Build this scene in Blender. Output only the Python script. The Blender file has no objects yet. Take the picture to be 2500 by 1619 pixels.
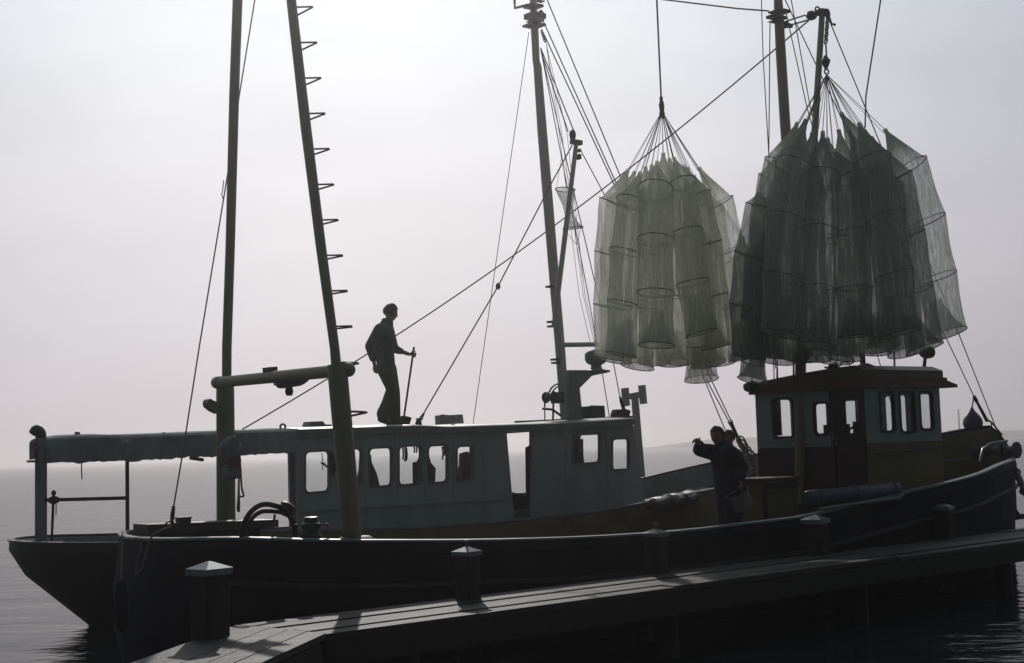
import bpy, bmesh, math, random
from math import sin, cos, pi, radians, sqrt, atan2
from mathutils import Vector, Matrix
from mathutils.geometry import tessellate_polygon
random.seed(7)
sc = bpy.context.scene
col = sc.collection

# ------------------------------------------------------------------ camera
EYE, F, PW, PH = 2.05, 3472.0, 2500.0, 1619.0
PITCH, ROLL = radians(4.74), radians(1.85)
fw = Vector((0, cos(PITCH), sin(PITCH)))
up0 = Vector((0, -sin(PITCH), cos(PITCH)))
rt0 = Vector((1, 0, 0))
CR = rt0 * cos(ROLL) - up0 * sin(ROLL)
CU = rt0 * sin(ROLL) + up0 * cos(ROLL)
CAM = Vector((0, 0, EYE))
cd = bpy.data.cameras.new('camera')
cam = bpy.data.objects.new('camera', cd)
col.objects.link(cam)
cam.matrix_world = Matrix(((CR.x, CU.x, -fw.x, 0), (CR.y, CU.y, -fw.y, 0), (CR.z, CU.z, -fw.z, EYE), (0, 0, 0, 1)))
cd.sensor_width = 36.0
cd.lens = F / PW * 36.0
cd.clip_start = 0.1
cd.clip_end = 6000
sc.camera = cam

# ------------------------------------------------------------------ light
SUN_EL, SUN_AZ = radians(25.0), radians(-6.0)          # azimuth from +y towards +x
sdir = Vector((sin(SUN_AZ) * cos(SUN_EL), cos(SUN_AZ) * cos(SUN_EL), sin(SUN_EL)))
sl = bpy.data.lights.new('sun', 'SUN')
sl.energy = 1.2
sl.angle = radians(0.6)
sl.color = (1.0, 0.95, 0.89)
sun = bpy.data.objects.new('sun', sl)
col.objects.link(sun)
sun.rotation_mode = 'QUATERNION'
sun.rotation_quaternion = sdir.to_track_quat('Z', 'Y')
wd = bpy.data.worlds.new('World')
sc.world = wd
wd.use_nodes = True
nt = wd.node_tree
bg = nt.nodes['Background']
sky = nt.nodes.new('ShaderNodeTexSky')
sky.sky_type = 'NISHITA'
sky.sun_disc = False
sky.sun_elevation = SUN_EL
sky.sun_rotation = SUN_AZ
sky.air_density = 1.0
sky.dust_density = 6.0
sky.ozone_density = 1.0
hs = nt.nodes.new('ShaderNodeHueSaturation')
hs.inputs['Saturation'].default_value = 0.5
nt.links.new(sky.outputs[0], hs.inputs['Color'])
# fog overhead: brightness falls off with the angle from the sun
tcw = nt.nodes.new('ShaderNodeTexCoord')
dt = nt.nodes.new('ShaderNodeVectorMath')
dt.operation = 'DOT_PRODUCT'
dt.inputs[1].default_value = sdir
nt.links.new(tcw.outputs['Generated'], dt.inputs[0])
ac = nt.nodes.new('ShaderNodeMath')
ac.operation = 'ARCCOSINE'
nt.links.new(dt.outputs['Value'], ac.inputs[0])
dv_ = nt.nodes.new('ShaderNodeMath')
dv_.operation = 'DIVIDE'
dv_.inputs[1].default_value = pi
nt.links.new(ac.outputs[0], dv_.inputs[0])
rw = nt.nodes.new('ShaderNodeValToRGB')
rw.color_ramp.interpolation = 'B_SPLINE'
FOG = ((0, (.78, .785, .78)), (9, (.785, .79, .79)), (13, (.765, .77, .775)), (18, (.70, .705, .72)), (23, (.61, .618, .645)), (28, (.535, .54, .575)), (34, (.47, .475, .505)), (60, (.17, .185, .20)), (110, (.046, .066, .068)), (180, (.032, .050, .052)))
while len(rw.color_ramp.elements) < len(FOG):
    rw.color_ramp.elements.new(.5)
for e_, (a_, c_) in zip(rw.color_ramp.elements, FOG):
    e_.position = a_ / 180.0
    e_.color = (*c_, 1)
nt.links.new(dv_.outputs[0], rw.inputs[0])
gain = nt.nodes.new('ShaderNodeVectorMath')
gain.operation = 'SCALE'
gain.inputs['Scale'].default_value = 1 / 0.05
nt.links.new(rw.outputs[0], gain.inputs[0])
mxw = nt.nodes.new('ShaderNodeMix')
mxw.data_type = 'RGBA'
mxw.inputs['Factor'].default_value = 0.97
nt.links.new(hs.outputs[0], mxw.inputs['A'])
nt.links.new(gain.outputs[0], mxw.inputs['B'])
# mauve towards the horizon, bluer overhead
sx = nt.nodes.new('ShaderNodeSeparateXYZ')
nt.links.new(tcw.outputs['Generated'], sx.inputs[0])
mz = nt.nodes.new('ShaderNodeMapRange')
mz.inputs['From Min'].default_value = 0.0
mz.inputs['From Max'].default_value = 0.30
nt.links.new(sx.outputs['Z'], mz.inputs[0])
tint = nt.nodes.new('ShaderNodeMix')
tint.data_type = 'RGBA'
tint.inputs['A'].default_value = (1.06, 0.970, 0.975, 1)
tint.inputs['B'].default_value = (0.965, 1.0, 1.055, 1)
nt.links.new(mz.outputs[0], tint.inputs['Factor'])
mul = nt.nodes.new('ShaderNodeMix')
mul.data_type = 'RGBA'
mul.blend_type = 'MULTIPLY'
mul.inputs['Factor'].default_value = 1.0
nt.links.new(mxw.outputs['Result'], mul.inputs['A'])
nt.links.new(tint.outputs['Result'], mul.inputs['B'])
# faint cloud structure
mpw = nt.nodes.new('ShaderNodeMapping')
mpw.inputs['Scale'].default_value = (2.2, 2.2, 7.0)
nt.links.new(tcw.outputs['Generated'], mpw.inputs[0])
nzw = nt.nodes.new('ShaderNodeTexNoise')
nzw.inputs['Scale'].default_value = 2.4
nzw.inputs['Detail'].default_value = 5
nt.links.new(mpw.outputs[0], nzw.inputs['Vector'])
mrw = nt.nodes.new('ShaderNodeMapRange')
mrw.inputs['From Min'].default_value = 0.3
mrw.inputs['From Max'].default_value = 0.7
mrw.inputs['To Min'].default_value = 0.95
mrw.inputs['To Max'].default_value = 1.05
nt.links.new(nzw.outputs['Fac'], mrw.inputs[0])
cl_ = nt.nodes.new('ShaderNodeVectorMath')
cl_.operation = 'SCALE'
nt.links.new(mul.outputs['Result'], cl_.inputs[0])
nt.links.new(mrw.outputs[0], cl_.inputs['Scale'])
nt.links.new(cl_.outputs[0], bg.inputs[0])
bg.inputs[1].default_value = 0.05
sc.view_settings.view_transform = 'Standard'
sc.view_settings.look = 'None'
sc.view_settings.exposure = 0.0
sc.view_settings.gamma = 1.0
sc.render.engine = 'CYCLES'
sc.cycles.use_denoising = True
sc.cycles.max_bounces = 8
sc.cycles.transparent_max_bounces = 96
sc.cycles.volume_bounces = 1
sc.cycles.caustics_reflective = False
sc.cycles.caustics_refractive = False

# ------------------------------------------------------------------ frame shared by the moored boats
TH = radians(38.0)
FD = Vector((cos(TH), sin(TH), 0))
FN = Vector((-sin(TH), cos(TH), 0))
FO = Vector((-0.6173, 14.1110, 0))


def W(p):
    return FO + FD * p[0] + FN * p[1] + Vector((0, 0, p[2]))


def ray(x, y):
    return fw + CR * ((x - 1250.0) / F) + CU * ((809.5 - y) / F)


def fr(P):
    r = P - FO
    return Vector((r.dot(FD), r.dot(FN), r.z))


def q(x, y, v):          # point of the fore-and-aft plane v = const
    d = ray(x, y)
    t = (v - (CAM - FO).dot(FN)) / d.dot(FN)
    return fr(CAM + d * t)


def qu(x, y, u):         # point of the athwartship plane u = const
    d = ray(x, y)
    t = (u - (CAM - FO).dot(FD)) / d.dot(FD)
    return fr(CAM + d * t)


def qd(x, y, D):         # point at a distance in front of the camera
    return fr(CAM + ray(x, y) * D)


def qz(x, y, z):
    d = ray(x, y)
    return fr(CAM + d * ((z - EYE) / d.z))


def dep(p):
    return (W(p) - CAM).dot(fw)


def m_px(n, p):          # metres covered by n pixels at the point p
    return n * dep(p) / F


# ------------------------------------------------------------------ materials
def mat(name, c, rough=0.6, metal=0.0, var=0.25, scale=6.0, bump=0.0, c2=None, stretch=None, spec=0.4):
    m = bpy.data.materials.new(name)
    m.use_nodes = True
    n, l = m.node_tree.nodes, m.node_tree.links
    b = n['Principled BSDF']
    b.inputs['Roughness'].default_value = rough
    b.inputs['Metallic'].default_value = metal
    b.inputs['Specular IOR Level'].default_value = spec
    tc = n.new('ShaderNodeTexCoord')
    mp = n.new('ShaderNodeMapping')
    l.new(tc.outputs['Object'], mp.inputs[0])
    if stretch:
        mp.inputs['Scale'].default_value = stretch
    nz = n.new('ShaderNodeTexNoise')
    nz.inputs['Scale'].default_value = scale
    nz.inputs['Detail'].default_value = 6
    nz.inputs['Roughness'].default_value = 0.62
    l.new(mp.outputs[0], nz.inputs['Vector'])
    rp = n.new('ShaderNodeValToRGB')
    rp.color_ramp.elements[0].position = 0.32
    rp.color_ramp.elements[1].position = 0.68
    d = c2 if c2 else tuple(x * (1 - var) for x in c)
    e = c if c2 else tuple(min(1, x * (1 + var)) for x in c)
    rp.color_ramp.elements[0].color = (*d, 1)
    rp.color_ramp.elements[1].color = (*e, 1)
    l.new(nz.outputs['Fac'], rp.inputs[0])
    l.new(rp.outputs[0], b.inputs['Base Color'])
    rr = n.new('ShaderNodeMapRange')
    rr.inputs['To Min'].default_value = max(0.03, rough - 0.12)
    rr.inputs['To Max'].default_value = min(1, rough + 0.15)
    l.new(nz.outputs['Fac'], rr.inputs[0])
    l.new(rr.outputs[0], b.inputs['Roughness'])
    if bump:
        bp = n.new('ShaderNodeBump')
        bp.inputs['Strength'].default_value = 0.6
        bp.inputs['Distance'].default_value = bump
        l.new(nz.outputs['Fac'], bp.inputs['Height'])
        l.new(bp.outputs[0], b.inputs['Normal'])
    return m


M = {}
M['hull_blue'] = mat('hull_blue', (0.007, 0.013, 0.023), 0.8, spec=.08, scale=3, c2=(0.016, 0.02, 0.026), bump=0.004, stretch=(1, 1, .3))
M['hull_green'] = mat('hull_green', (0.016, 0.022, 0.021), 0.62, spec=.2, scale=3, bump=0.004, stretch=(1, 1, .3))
M['ochre'] = mat('ochre', (0.15, 0.115, 0.05), 0.55, c2=(0.09, 0.075, 0.04), scale=4, bump=0.003)
M['cap_rail'] = mat('cap_rail', (0.16, 0.19, 0.18), 0.35, scale=9)
M['cabin_green'] = mat('cabin_green', (0.38, 0.44, 0.425), 0.5, c2=(0.27, 0.32, 0.305), scale=2.2, bump=0.003, stretch=(1, 1, .4))
M['roof_grey'] = mat('roof_grey', (0.18, 0.21, 0.20), 0.45, scale=3, bump=0.003)
M['canvas'] = mat('canvas', (0.24, 0.28, 0.275), 0.85, scale=5, bump=0.01, stretch=(1, 1, .4))
M['dark_metal'] = mat('dark_metal', (0.03, 0.034, 0.034), 0.5, 0.3, scale=14)
M['rust'] = mat('rust', (0.10, 0.045, 0.03), 0.8, c2=(0.05, 0.025, 0.02), scale=20)
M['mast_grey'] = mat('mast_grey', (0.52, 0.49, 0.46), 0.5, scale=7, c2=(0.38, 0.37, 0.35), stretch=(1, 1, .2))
M['mast_ochre'] = mat('mast_ochre', (0.26, 0.23, 0.13), 0.5, scale=5, c2=(0.19, 0.18, 0.12), stretch=(1, 1, .2))
M['gantry'] = mat('gantry_paint', (0.24, 0.225, 0.13), 0.5, scale=5, c2=(0.18, 0.18, 0.125), stretch=(1, 1, .25))
M['wh_white'] = mat('wheelhouse_white', (0.27, 0.335, 0.33), 0.5, scale=2.5, c2=(0.19, 0.24, 0.24), stretch=(1, 1, .4))
M['wh_yellow'] = mat('wheelhouse_yellow', (0.14, 0.11, 0.042), 0.55, scale=3, c2=(0.09, 0.075, 0.036), bump=0.003)
M['wh_roof'] = mat('wheelhouse_roof', (0.13, 0.12, 0.075), 0.6, scale=3, c2=(0.085, 0.085, 0.065), bump=0.003)
M['wh_red'] = mat('wheelhouse_red', (0.13, 0.022, 0.018), 0.5, scale=4)
M['brown_wood'] = mat('brown_wood', (0.05, 0.028, 0.019), 0.6, scale=4, stretch=(6, 6, .6), c2=(0.04, 0.022, 0.015))
M['rubber'] = mat('rubber', (0.015, 0.016, 0.017), 0.7, scale=12)
M['rope'] = mat('rope', (0.16, 0.12, 0.10), 0.9, scale=40)
M['wire'] = mat('wire', (0.13, 0.09, 0.075), 0.7, scale=30)
M['hoop'] = mat('hoop', (0.035, 0.035, 0.03), 0.6, scale=20)
M['deck_wood'] = mat('deck_wood', (0.10, 0.085, 0.065), 0.6, scale=5, stretch=(.5, 5, 5), c2=(0.06, 0.052, 0.042), bump=0.006)
M['steel'] = mat('galvanised_steel', (0.16, 0.185, 0.195), 0.5, 0.7, scale=10)
M['pile_wood'] = mat('pile_wood', (0.028, 0.026, 0.02), 0.85, scale=6, stretch=(3, 3, .4), c2=(0.014, 0.014, 0.012), bump=0.015)
M['buoy'] = mat('buoy_blue', (0.03, 0.035, 0.09), 0.45, scale=6)
M['fender'] = mat('fender_blue', (0.03, 0.045, 0.085), 0.5, scale=6, bump=0.002)
M['skin'] = mat('skin', (0.30, 0.17, 0.12), 0.5, var=.1, scale=20)
M['hair'] = mat('hair', (0.03, 0.02, 0.014), 0.6, scale=60, bump=.01)
M['shirt'] = mat('dark_shirt', (0.05, 0.055, 0.062), 0.9, scale=12, bump=0.02)
M['trousers'] = mat('trousers', (0.055, 0.06, 0.05), 0.9, scale=9, bump=0.02)
M['navy'] = mat('navy_overall', (0.012, 0.016, 0.035), 0.9, scale=9, bump=0.02)
M['jumper'] = mat('grey_jumper', (0.10, 0.105, 0.11), 0.9, scale=15, bump=0.02)
M['leather'] = mat('boot_leather', (0.02, 0.018, 0.016), 0.5, scale=20)
M['pail'] = mat('grey_pail', (0.16, 0.18, 0.19), 0.5, scale=8, var=.15)
M['plastic_white'] = mat('white_plastic', (0.55, 0.56, 0.55), 0.5, scale=8, var=.15)
M['bag_cloth'] = mat('bag_cloth', (0.17, 0.20, 0.22), 0.9, scale=14, bump=.02)
M['bag_red'] = mat('bag_red', (0.16, 0.035, 0.02), 0.9, scale=14, bump=.02)
M['crate'] = mat('pale_crate', (0.42, 0.41, 0.39), 0.7, scale=8)
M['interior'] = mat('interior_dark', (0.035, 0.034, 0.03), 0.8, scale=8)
M['lamp_red'] = mat('red_knob', (0.5, 0.03, 0.02), 0.4)


def mat_wet_deck():
    m = mat('wet_deck', (0.03, 0.03, 0.028), 0.42, scale=7, bump=0.02, stretch=(.6, 4, 4), spec=.5)
    return m


M['wet'] = mat_wet_deck()


def mat_boards():
    m = mat('pier_boards', (0.055, 0.054, 0.050), 0.6, scale=3.5, stretch=(.5, 6, 6), c2=(0.024, 0.024, 0.022), bump=0.010, spec=.25)
    n, l = m.node_tree.nodes, m.node_tree.links
    b = n['Principled BSDF']
    tc = n.new('ShaderNodeTexCoord')
    vz = n.new('ShaderNodeTexNoise')
    vz.inputs['Scale'].default_value = 38
    vz.inputs['Detail'].default_value = 3
    l.new(tc.outputs['Object'], vz.inputs['Vector'])
    ge = n.new('ShaderNodeNewGeometry')
    mr = n.new('ShaderNodeMapRange')
    mr.inputs['To Min'].default_value = 0.55
    mr.inputs['To Max'].default_value = 1.35
    l.new(ge.outputs['Random Per Island'], mr.inputs[0])
    vm = n.new('ShaderNodeVectorMath')
    vm.operation = 'SCALE'
    src = b.inputs['Base Color'].links[0].from_socket
    l.new(src, vm.inputs[0])
    l.new(mr.outputs[0], vm.inputs['Scale'])
    l.new(vm.outputs[0], b.inputs['Base Color'])
    bp = n.new('ShaderNodeBump')
    bp.inputs['Strength'].default_value = 0.7
    bp.inputs['Distance'].default_value = 0.012
    l.new(vz.outputs['Fac'], bp.inputs['Height'])
    old = b.inputs['Normal'].links[0].from_socket
    l.new(old, bp.inputs['Normal'])
    l.new(bp.outputs[0], b.inputs['Normal'])
    return m


M['boards'] = mat_boards()


def mat_glass():
    m = bpy.data.materials.new('window_glass')
    m.use_nodes = True
    n, l = m.node_tree.nodes, m.node_tree.links
    n.remove(n['Principled BSDF'])
    tr = n.new('ShaderNodeBsdfTransparent')
    tr.inputs[0].default_value = (0.93, 0.95, 0.95, 1)
    gl = n.new('ShaderNodeBsdfGlossy')
    gl.inputs['Roughness'].default_value = 0.03
    mx = n.new('ShaderNodeMixShader')
    mx.inputs[0].default_value = 0.06
    l.new(tr.outputs[0], mx.inputs[1])
    l.new(gl.outputs[0], mx.inputs[2])
    l.new(mx.outputs[0], n['Material Output'].inputs[0])
    return m


M['glass'] = mat_glass()


def mat_net(name, c, alpha):
    m = bpy.data.materials.new(name)
    m.use_nodes = True
    n, l = m.node_tree.nodes, m.node_tree.links
    n.remove(n['Principled BSDF'])
    tr = n.new('ShaderNodeBsdfTransparent')
    df = n.new('ShaderNodeBsdfDiffuse')
    df.inputs[0].default_value = (*c, 1)
    tl = n.new('ShaderNodeBsdfTranslucent')
    tl.inputs[0].default_value = (*c, 1)
    mx = n.new('ShaderNodeMixShader')
    mx.inputs[0].default_value = 0.7
    l.new(df.outputs[0], mx.inputs[1])
    l.new(tl.outputs[0], mx.inputs[2])
    tc = n.new('ShaderNodeTexCoord')
    mp = n.new('ShaderNodeMapping')
    mp.inputs['Scale'].default_value = (22, 22, 1.2)
    l.new(tc.outputs['Object'], mp.inputs[0])
    nz = n.new('ShaderNodeTexNoise')
    nz.inputs['Scale'].default_value = 1.6
    nz.inputs['Detail'].default_value = 5
    l.new(mp.outputs[0], nz.inputs['Vector'])
    mr = n.new('ShaderNodeMapRange')
    mr.inputs['From Min'].default_value = 0.3
    mr.inputs['From Max'].default_value = 0.7
    mr.inputs['To Min'].default_value = alpha - 0.2
    mr.inputs['To Max'].default_value = alpha + 0.2
    l.new(nz.outputs['Fac'], mr.inputs[0])
    # gathered netting is denser: alpha' = 1 - (1 - alpha) ^ gather
    at = n.new('ShaderNodeAttribute')
    at.attribute_name = 'gather'
    gx_ = n.new('ShaderNodeMath')
    gx_.operation = 'MAXIMUM'
    gx_.inputs[1].default_value = 1.0
    l.new(at.outputs['Fac'], gx_.inputs[0])
    iv = n.new('ShaderNodeMath')
    iv.operation = 'SUBTRACT'
    iv.inputs[0].default_value = 1.0
    l.new(mr.outputs[0], iv.inputs[1])
    pw = n.new('ShaderNodeMath')
    pw.operation = 'POWER'
    l.new(iv.outputs[0], pw.inputs[0])
    l.new(gx_.outputs[0], pw.inputs[1])
    ia = n.new('ShaderNodeMath')
    ia.operation = 'SUBTRACT'
    ia.inputs[0].default_value = 1.0
    l.new(pw.outputs[0], ia.inputs[1])
    m2 = n.new('ShaderNodeMixShader')
    l.new(ia.outputs[0], m2.inputs[0])
    l.new(tr.outputs[0], m2.inputs[1])
    l.new(mx.outputs[0], m2.inputs[2])
    l.new(m2.outputs[0], n['Material Output'].inputs[0])
    return m


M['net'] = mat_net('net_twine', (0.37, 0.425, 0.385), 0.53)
M['net_glare'] = mat_net('net_twine_glare', (0.76, 0.77, 0.69), 0.51)  # left bunch: glare over the nets is put into the twine colour


# ------------------------------------------------------------------ mesh helpers
class MB:
    def __init__(s):
        s.v, s.f = [], []

    def add(s, vs, fs):
        o = len(s.v)
        s.v += [Vector(p) for p in vs]
        s.f += [tuple(i + o for i in f) for f in fs]
        return s

    def box(s, a, b):            # axis-aligned in boat axes
        (x0, y0, z0), (x1, y1, z1) = a, b
        vs = [(x, y, z) for z in (z0, z1) for y in (y0, y1) for x in (x0, x1)]
        return s.add(vs, [(0, 2, 3, 1), (4, 5, 7, 6), (0, 1, 5, 4), (2, 6, 7, 3), (0, 4, 6, 2), (1, 3, 7, 5)])

    def hexa(s, vs):             # 8 points: bottom loop 4, top loop 4
        return s.add(vs, [(3, 2, 1, 0), (4, 5, 6, 7), (0, 1, 5, 4), (1, 2, 6, 5), (2, 3, 7, 6), (3, 0, 4, 7)])

    def tube(s, pts, r, n=8, close=False, caps=True):
        pts = [Vector(p) for p in pts]
        k = len(pts)
        rs = r if isinstance(r, (list, tuple)) else [r] * k
        t0 = (pts[1] - pts[0]).normalized()
        ref = Vector((0, 0, 1)) if abs(t0.z) < .9 else Vector((1, 0, 0))
        a = t0.cross(ref).normalized()
        rings = []
        for i in range(k):
            if close:
                t = (pts[(i + 1) % k] - pts[i - 1]).normalized()
            else:
                t = (pts[min(i + 1, k - 1)] - pts[max(i - 1, 0)]).normalized()
            a = (a - t * a.dot(t)).normalized()
            b = t.cross(a)
            rings.append([pts[i] + (a * cos(2 * pi * j / n) + b * sin(2 * pi * j / n)) * rs[i] for j in range(n)])
        vs = [p for g in rings for p in g]
        fs = []
        for i in range(k if close else k - 1):
            i2 = (i + 1) % k
            for j in range(n):
                fs.append((i * n + j, i * n + (j + 1) % n, i2 * n + (j + 1) % n, i2 * n + j))
        if caps and not close:
            fs.append(tuple(range(n - 1, -1, -1)))
            fs.append(tuple((k - 1) * n + j for j in range(n)))
        return s.add(vs, fs)

    def lathe(s, o, prof, n=20, axis=(0, 0, 1)):   # prof: (r, h) list
        ax = Vector(axis).normalized()
        ref = Vector((1, 0, 0)) if abs(ax.x) < .9 else Vector((0, 1, 0))
        a = ax.cross(ref).normalized()
        b = ax.cross(a)
        o = Vector(o)
        vs = []
        for r, h in prof:
            for j in range(n):
                t = 2 * pi * j / n
                vs.append(o + ax * h + (a * cos(t) + b * sin(t)) * r)
        fs = []
        for i in range(len(prof) - 1):
            for j in range(n):
                fs.append((i * n + j, i * n + (j + 1) % n, (i + 1) * n + (j + 1) % n, (i + 1) * n + j))
        fs.append(tuple(range(n - 1, -1, -1)))
        fs.append(tuple((len(prof) - 1) * n + j for j in range(n)))
        return s.add(vs, fs)

    def loft(s, rings, closed=True, caps=False):
        n = len(rings[0])
        vs = [p for g in rings for p in g]
        fs = []
        for i in range(len(rings) - 1):
            for j in range(n if closed else n - 1):
                fs.append((i * n + j, i * n + (j + 1) % n, (i + 1) * n + (j + 1) % n, (i + 1) * n + j))
        if caps:
            fs.append(tuple(range(n - 1, -1, -1)))
            fs.append(tuple((len(rings) - 1) * n + j for j in range(n)))
        return s.add(vs, fs)

    def panel(s, outer, holes, fn, w0, w1):        # flat plate with holes, thickness w0..w1
        loops = [outer] + holes
        flat = [p for L in loops for p in L]
        tris = tessellate_polygon([[Vector((p[0], p[1], 0)) for p in L] for L in loops])
        n = len(flat)
        vs = [fn(p[0], p[1], w0) for p in flat] + [fn(p[0], p[1], w1) for p in flat]
        fs = []
        for t in tris:
            fs.append(tuple(t))
            fs.append(tuple(i + n for i in reversed(t)))
        o = 0
        for L in loops:
            k = len(L)
            for i in range(k):
                a, b = o + i, o + (i + 1) % k
                fs.append((a, b, b + n, a + n))
            o += k
        return s.add(vs, fs)

    def build(s, name, m, parent=None, root=None, smooth=False, rec=True):
        """root: frame point of the owning thing (vertices are stored relative to it)."""
        me = bpy.data.meshes.new(name)
        o0 = Vector(root) if root is not None else Vector((0, 0, 0))
        me.from_pydata([v - o0 for v in s.v], [], s.f)
        if rec:
            bm = bmesh.new()
            bm.from_mesh(me)
            bmesh.ops.recalc_face_normals(bm, faces=bm.faces)
            bm.to_mesh(me)
            bm.free()
        if isinstance(m, (list, tuple)):
            for k in m:
                me.materials.append(k)
        else:
            me.materials.append(m)
        if smooth:
            for p in me.polygons:
                p.use_smooth = True
            try:
                me.set_sharp_from_angle(angle=radians(40))
            except Exception:
                pass
        ob = bpy.data.objects.new(name, me)
        col.objects.link(ob)
        if parent:
            ob.parent = parent
        return ob


def tag(o, label=None, cat=None, group=None, kind=None):
    for k, v in (('label', label), ('category', cat), ('group', group), ('kind', kind)):
        if v:
            o[k] = v
    return o


class Thing:
    """An Empty at a frame point; parts are meshes in boat axes below it."""

    def __init__(s, name, label, cat, at, group=None):
        s.at = Vector(at)
        s.e = bpy.data.objects.new(name, None)
        s.e.empty_display_size = .2
        s.e.location = W(at)
        s.e.rotation_euler = (0, 0, TH)
        col.objects.link(s.e)
        tag(s.e, label, cat, group)

    def part(s, name, mb, m, parent=None, smooth=False, label=None):
        o = mb.build(name, m, parent or s.e, s.at, smooth)
        if label:
            o['label'] = label
        return o


def solo(name, mb, m, label, cat, at, group=None, smooth=False):
    o = mb.build(name, m, None, at, smooth)
    o.location = W(at)
    o.rotation_euler = (0, 0, TH)
    return tag(o, label, cat, group)


def rrect(x0, z0, x1, z1, r, n=4, sk0=0.0, sk1=0.0):
    """rounded rectangle; sk0/sk1 shift the top corners sideways."""
    pts = []
    for cx, cz, a0 in ((x1 - r, z0 + r, -90), (x1 - r, z1 - r, 0), (x0 + r, z1 - r, 90), (x0 + r, z0 + r, 180)):
        for k in range(n + 1):
            a = radians(a0 + 90 * k / n)
            x, z = cx + r * cos(a), cz + r * sin(a)
            t = (z - z0) / (z1 - z0)
            sk = sk1 if cx > (x0 + x1) / 2 else sk0
            pts.append((x + sk * t, z))
    return pts


def scale_loop(L, k):
    cx = sum(p[0] for p in L) / len(L)
    cz = sum(p[1] for p in L) / len(L)
    out = []
    for x, z in L:
        d = sqrt((x - cx) ** 2 + (z - cz) ** 2)
        f = (d + k) / d
        out.append((cx + (x - cx) * f, cz + (z - cz) * f))
    return out


def lerp(a, b, t):
    return a + (b - a) * t


def interp(tab, x):
    if x <= tab[0][0]:
        return tab[0][1]
    for (x0, y0), (x1, y1) in zip(tab, tab[1:]):
        if x <= x1:
            t = (x - x0) / (x1 - x0)
            t = t * t * (3 - 2 * t) if False else t
            return y0 + (y1 - y0) * t
    return tab[-1][1]


def catmull(tab, x):
    n = len(tab)
    if x <= tab[0][0]:
        return tab[0][1]
    if x >= tab[-1][0]:
        return tab[-1][1]
    for i in range(n - 1):
        if x <= tab[i + 1][0]:
            break
    x0, y0 = tab[i]
    x1, y1 = tab[i + 1]
    h = x1 - x0
    m0 = (y1 - tab[i - 1][1]) / (x1 - tab[i - 1][0]) if i > 0 else (y1 - y0) / h
    m1 = (tab[i + 2][1] - y0) / (tab[i + 2][0] - x0) if i + 2 < n else (y1 - y0) / h
    t = (x - x0) / h
    return (2 * t ** 3 - 3 * t ** 2 + 1) * y0 + (t ** 3 - 2 * t ** 2 + t) * h * m0 + (-2 * t ** 3 + 3 * t ** 2) * y1 + (t ** 3 - t ** 2) * h * m1


def sag(a, b, d, n=14):
    a, b = Vector(a), Vector(b)
    return [a.lerp(b, i / n) - Vector((0, 0, d * 4 * (i / n) * (1 - i / n))) for i in range(n + 1)]


def chain_mb(a, b, link=.055, r=.008):
    mb = MB()
    a, b = Vector(a), Vector(b)
    L = (b - a).length
    n = max(2, int(L / (link * .75)))
    t = (b - a).normalized()
    ref = Vector((0, 1, 0)) if abs(t.y) < .8 else Vector((1, 0, 0))
    s1 = t.cross(ref).normalized()
    s2 = t.cross(s1)
    for i in range(n):
        c = a.lerp(b, (i + .5) / n)
        s_ = s1 if i % 2 else s2
        pts = [c + t * cos(x) * link * .55 + s_ * sin(x) * link * .33 for x in [2 * pi * k / 10 for k in range(10)]]
        mb.tube(pts, r, 5, close=True)
    return mb


def ring_mb(c, ax, r, rt, n=24, k=6):
    ax = Vector(ax).normalized()
    ref = Vector((1, 0, 0)) if abs(ax.x) < .8 else Vector((0, 1, 0))
    a = ax.cross(ref).normalized()
    b = ax.cross(a)
    c = Vector(c)
    return MB().tube([c + a * r * cos(2 * pi * i / n) + b * r * sin(2 * pi * i / n) for i in range(n)], rt, k, close=True)


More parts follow.
